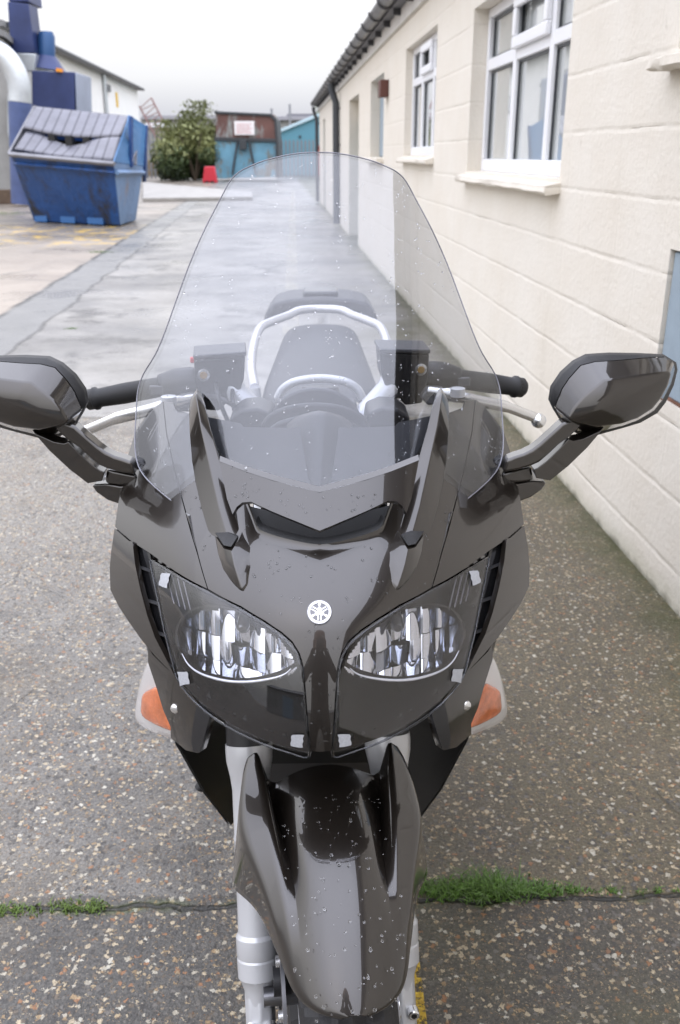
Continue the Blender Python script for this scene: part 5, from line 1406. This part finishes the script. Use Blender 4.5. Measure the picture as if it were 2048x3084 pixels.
def wheel(W, ax, rad, hw, nm):
    prof = []                                   # tyre cross-section (u, r)
    for k in range(21):
        a = -1.35 + 2.7*k/20; prof.append((hw*math.sin(a)/math.sin(1.35), rad - hw*.92*(1-math.cos(a))))
    prof = [(-hw*.72, rad-.105), (-hw*.95, rad-.085)] + prof + [(hw*.95, rad-.085), (hw*.72, rad-.105)]
    mb = MB(); n = 180; rings = []
    for k in range(n+1):
        a = 2*math.pi*k/n; ring = []
        for i, (u, r_) in enumerate(prof):
            s = k/n*26; g = 0
            ph = (s + abs(u)/hw*.55) % 1
            if ph < .14 and .12 < abs(u)/hw < .92: g = .006
            if abs(u) < .004: g = .0
            ring.append(Vector((u, ax[0]+(r_-g)*math.cos(a), ax[1]+(r_-g)*math.sin(a))))
        rings.append(ring)
    mb.loft(rings, False, False); t = mb.build('tyre', TYREM, None, 20, W=W)
    rm = MB(); rings = []
    rp = [(-hw*.74, rad-.100), (-hw*.74, rad-.112), (-hw*.3, rad-.125), (hw*.3, rad-.125), (hw*.74, rad-.112), (hw*.74, rad-.100), (0, rad-.115)]
    for k in range(61):
        a = 2*math.pi*k/60; rings.append([Vector((u, ax[0]+r_*math.cos(a), ax[1]+r_*math.sin(a))) for u, r_ in rp])
    rm.loft(rings, False)
    for k in range(5):
        a = 2*math.pi*k/5+.3; d = Vector((0, math.cos(a), math.sin(a))); c = Vector((0, ax[0], ax[1]))
        rm.tube([c+d*.03, c+d*.1, c+d*(rad-.118)], [.026, .018, .02], 8)
    rm.tube([Vector((-.05, ax[0], ax[1])), Vector((.05, ax[0], ax[1]))], .035, 20)
    r_ = rm.build('wheel', mat('wheel_silver', (.35, .35, .36), .35, .6) if 'wheel_silver' not in bpy.data.materials else bpy.data.materials['wheel_silver'], bike, 40, W=W)
    t.parent = r_
    return r_
wheel(WS, AX, .300, .060, 'front')
wheel(WB, (AX[0]+1.545, .315), .315, .088, 'rear')
MB().tube([Vector((-.12, AX[0]+1.545, .315)), Vector((-.12, 2.0, .38))], .035, 12).build('swing_arm', SILVER, bike, 40, W=WB)
MB().tube([Vector((.12, AX[0]+1.545, .315)), Vector((.12, 2.0, .38))], .04, 12).build('swing_arm', SILVER, bike, 40, W=WB)
for s_ in (1, -1):
    MB().tube([Vector((.17*s_, 1.9, .28)), Vector((.20*s_, 2.3, .33)), Vector((.23*s_, 2.85, .42))], [.03, .055, .05], 16).build('exhaust', SILVER, bike, 50, W=WB)
MB().tube([Vector((-.14, 1.85, .25)), Vector((-.30, 1.80, .02))], .012, 10).build('side_stand', BLACKP, bike, 40, W=WB)

# mudguard: rows around the wheel, columns across
def polar(u, r, ph): return Vector((u, AX[0]-r*math.cos(R(ph)), AX[1]+r*math.sin(R(ph))))
MG = .338
# phi, then (u, dr) : shoulder, groove bottom, ridge foot, ridge top, side top, side low
rows = [
 (44.6, [(.004, 0), (.007, 0), (.010, -.001), (.012, -.001), (.014, -.002), (.016, -.004)]),
 (45.5, [(.012, 0), (.020, 0), (.026, -.001), (.030, -.002), (.034, -.003), (.036, -.006)]),
 (47.3, [(.018, 0), (.030, -.001), (.040, -.003), (.046, -.004), (.051, -.007), (.053, -.011)]),
 (50.0, [(.026, 0), (.036, -.001), (.048, -.004), (.056, -.007), (.062, -.012), (.065, -.020)]),
 (55.5, [(.030, 0), (.040, -.002), (.052, -.005), (.062, -.010), (.070, -.018), (.074, -.034)]),
 (61, [(.030, 0), (.043, -.002), (.054, -.006), (.066, -.010), (.077, -.020), (.083, -.045)]),
 (68, [(.034, 0), (.046, -.004), (.055, -.009), (.069, -.008), (.086, -.022), (.093, -.058)]),
 (75, [(.040, 0), (.050, -.008), (.058, -.018), (.073, -.005), (.096, -.022), (.106, -.074)]),
 (82, [(.046, 0), (.055, -.012), (.062, -.026), (.077, .000), (.108, -.018), (.122, -.092)]),
 (89, [(.050, 0), (.060, -.016), (.067, -.033), (.082, .008), (.119, -.012), (.132, -.110)]),
 (95, [(.052, 0), (.064, -.018), (.071, -.036), (.085, .017), (.120, -.004), (.134, -.120)]),
 (100, [(.054, 0), (.068, -.018), (.075, -.030), (.089, .028), (.116, .012), (.128, -.095)]),
 (104, [(.056, 0), (.070, -.012), (.080, -.010), (.094, .038), (.112, .026), (.120, -.050)]),
 (106.5, [(.058, 0), (.072, -.006), (.084, .004), (.096, .043), (.106, .036), (.112, -.010)]),
]
def mguard():
    rings = []
    for ph, pr in rows:
        cr = MG
        pts = [(0, 0), (pr[0][0]*.5, .0)] + pr
        full = [(-u, d) for u, d in pts[::-1]][:-1] + pts
        ring = []
        for u, d in full:
            crown = -1.1*min(abs(u), .06)**2*3
            ring.append(polar(u, cr+d+crown*1.5, ph))
        rings.append(ring)
    mb = MB().loft(rings, False, False)
    ob = mb.build('front_mudguard', PAINT, bike, 60, W=WS)
    cr_ = {}
    me = ob.data; nn = len(rings[0]); mid = nn//2
    att = me.attributes.new('crease_edge', 'FLOAT', 'EDGE')
    for ed in me.edges:
        a, b = ed.vertices
        if abs(a-b) == nn:
            c = abs((a % nn)-mid)
            k = min(a, b)//nn
            if c in (4, 5) and k >= 4: att.data[ed.index].value = .85 if c == 5 else .7
            if c == 6 and k >= 5: att.data[ed.index].value = .85
    for ed in me.edges: ed.use_edge_sharp = False
    s_ = ob.modifiers.new('s', 'SUBSURF'); s_.levels = 3; s_.render_levels = 3
    t = ob.modifiers.new('t', 'SOLIDIFY'); t.thickness = .0035; t.offset = 1
    return ob
MGO = mguard()
mb = MB(); rnd = random.Random(5)
for k in range(170):
    ph = rnd.uniform(44, 92); lim = .05 if ph < 50 else .07; u = rnd.uniform(-lim, lim)
    r = .0008+.0015*rnd.random()**2
    p = polar(u, MG-3.3*min(abs(u), .06)**2+.0042, ph); n_ = Vector((0, -math.cos(R(ph)), math.sin(R(ph)))); q = Vector((0, 0, 1)).rotation_difference(n_).to_matrix()
    mb.sphere(p, r, 8, 6, (1, 1, .3), q)
ob = mb.build('raindrops', DROP, MGO, 80, W=WS); ob['kind'] = 'stuff'
for s_ in (1, -1):
    p = polar(.1150, MG-.055, 88); MB().tube([p, p+Vector((.006, 0, 0)), p+Vector((.008, 0, 0))], [.006, .006, .004], 14).build('mudguard_bolt', STEEL, MGO, 40, W=mir(WS, s_))

# ================= the photographer, mirrored in the nose and mudguard
per = thing('person', 'photographer in dark jacket holding a camera, mirrored in the motorcycle nose', 'person', (-.02, -.30, 0))
def skin(name, verts, edges, m, par, sub=2):
    me = bpy.data.meshes.new(name); me.from_pydata([v[:3] for v in verts], edges, [])
    ob = link(name, me, m, par, None)
    sk_ = ob.modifiers.new('skin', 'SKIN')
    lay = me.skin_vertices[0] if me.skin_vertices else None
    if lay is None:
        bm = bmesh.new(); bm.from_mesh(me); bm.verts.layers.skin.verify(); bm.to_mesh(me); bm.free(); lay = me.skin_vertices[0]
    for k, v in enumerate(verts):
        lay.data[k].radius = (v[3], v[4] if len(v) > 4 else v[3]); lay.data[k].use_root = (k == 0)
    q = ob.modifiers.new('sub', 'SUBSURF'); q.levels = sub; q.render_levels = sub
    for pl in me.polygons: pl.use_smooth = True
    return ob
CLO = mat('dark_jacket', (.025, .027, .032), .8); JEAN = mat('dark_trousers', (.03, .035, .05), .85); SKINM = mat('skin', (.42, .25, .18), .5); HAIR = mat('dark_hair', (.02, .014, .01), .6); SHOE = mat('shoe', (.02, .02, .02), .5)
V_ = [(0, .02, .90, .155, .11), (0, .01, 1.08, .14, .10), (0, .04, 1.24, .16, .11), (0, .08, 1.34, .09, .07), (0, .12, 1.41, .052), (0, .15, 1.50, .075, .088), (0, .15, 1.58, .062, .07)]
E_b = [(0, 1), (1, 2), (2, 3), (3, 4), (4, 5), (5, 6)]
for sg_ in (1, -1):
    b_ = len(V_)
    V_ += [(.18*sg_, .06, 1.31, .062), (.26*sg_, .10, 1.16, .046), (.235*sg_, .16, 1.20, .042), (.13*sg_, .20, 1.33, .032), (.085*sg_, .225, 1.40, .026, .036)]
    E_b += [(3, b_), (b_, b_+1), (b_+1, b_+2), (b_+2, b_+3), (b_+3, b_+4)]
    l_ = len(V_)
    V_ += [(.095*sg_, .02, .80, .085), (.11*sg_, .03, .48, .062), (.115*sg_, .0, .25, .054), (.12*sg_, -.01, .09, .038), (.13*sg_, .09, .035, .038, .03)]
    E_b += [(0, l_), (l_, l_+1), (l_+1, l_+2), (l_+2, l_+3), (l_+3, l_+4)]
bd = skin('body', V_, E_b, CLO, per)
bd.data.materials.append(JEAN)
MB().sphere((0, .155, 1.545), .103, 20, 14, (.80, .95, 1.12)).build('head', SKINM, per, 80)
MB().sphere((0, .13, 1.575), .108, 20, 12, (.84, .95, 1.02)).build('hair', HAIR, per, 80)
for sg_ in (1, -1):
    MB().sphere((.083*sg_, .15, 1.535), .022, 10, 8, (.4, .8, 1.3)).build('ear', SKINM, per, 80)
    for k in range(4):
        z_ = 1.445-.019*k; hb = [Vector((.085*sg_, .225, z_)), Vector((.088*sg_, .262, z_)), Vector((.072*sg_, .281, z_-.002)), Vector((.045*sg_, .279, z_-.004))]
        MB().tube(crom(hb, 3), [.0095]*4+[.0088]*3+[.008]*2+[.007], 8).build('finger', SKINM, per, 60)
    MB().tube([Vector((.075*sg_, .215, 1.40)), Vector((.055*sg_, .20, 1.42)), Vector((.035*sg_, .195, 1.435))], [.012, .010, .008], 8).build('thumb', SKINM, per, 60)
cm = thing('camera', 'black camera held up by the photographer mirrored in the nose', 'camera', (0, -.07, 1.43))
MB().box(-.065, .065, -.03, .035, -.045, .035).box(-.022, .022, -.025, .03, .035, .058).build('camera_body', BLACKP, cm, 30, .006)
MB().tube([Vector((0, .035, .0)), Vector((0, .050, .0)), Vector((0, .062, .0))], [.036, .036, .034], 24).build('camera_lens', GLOSSB, cm, 40)
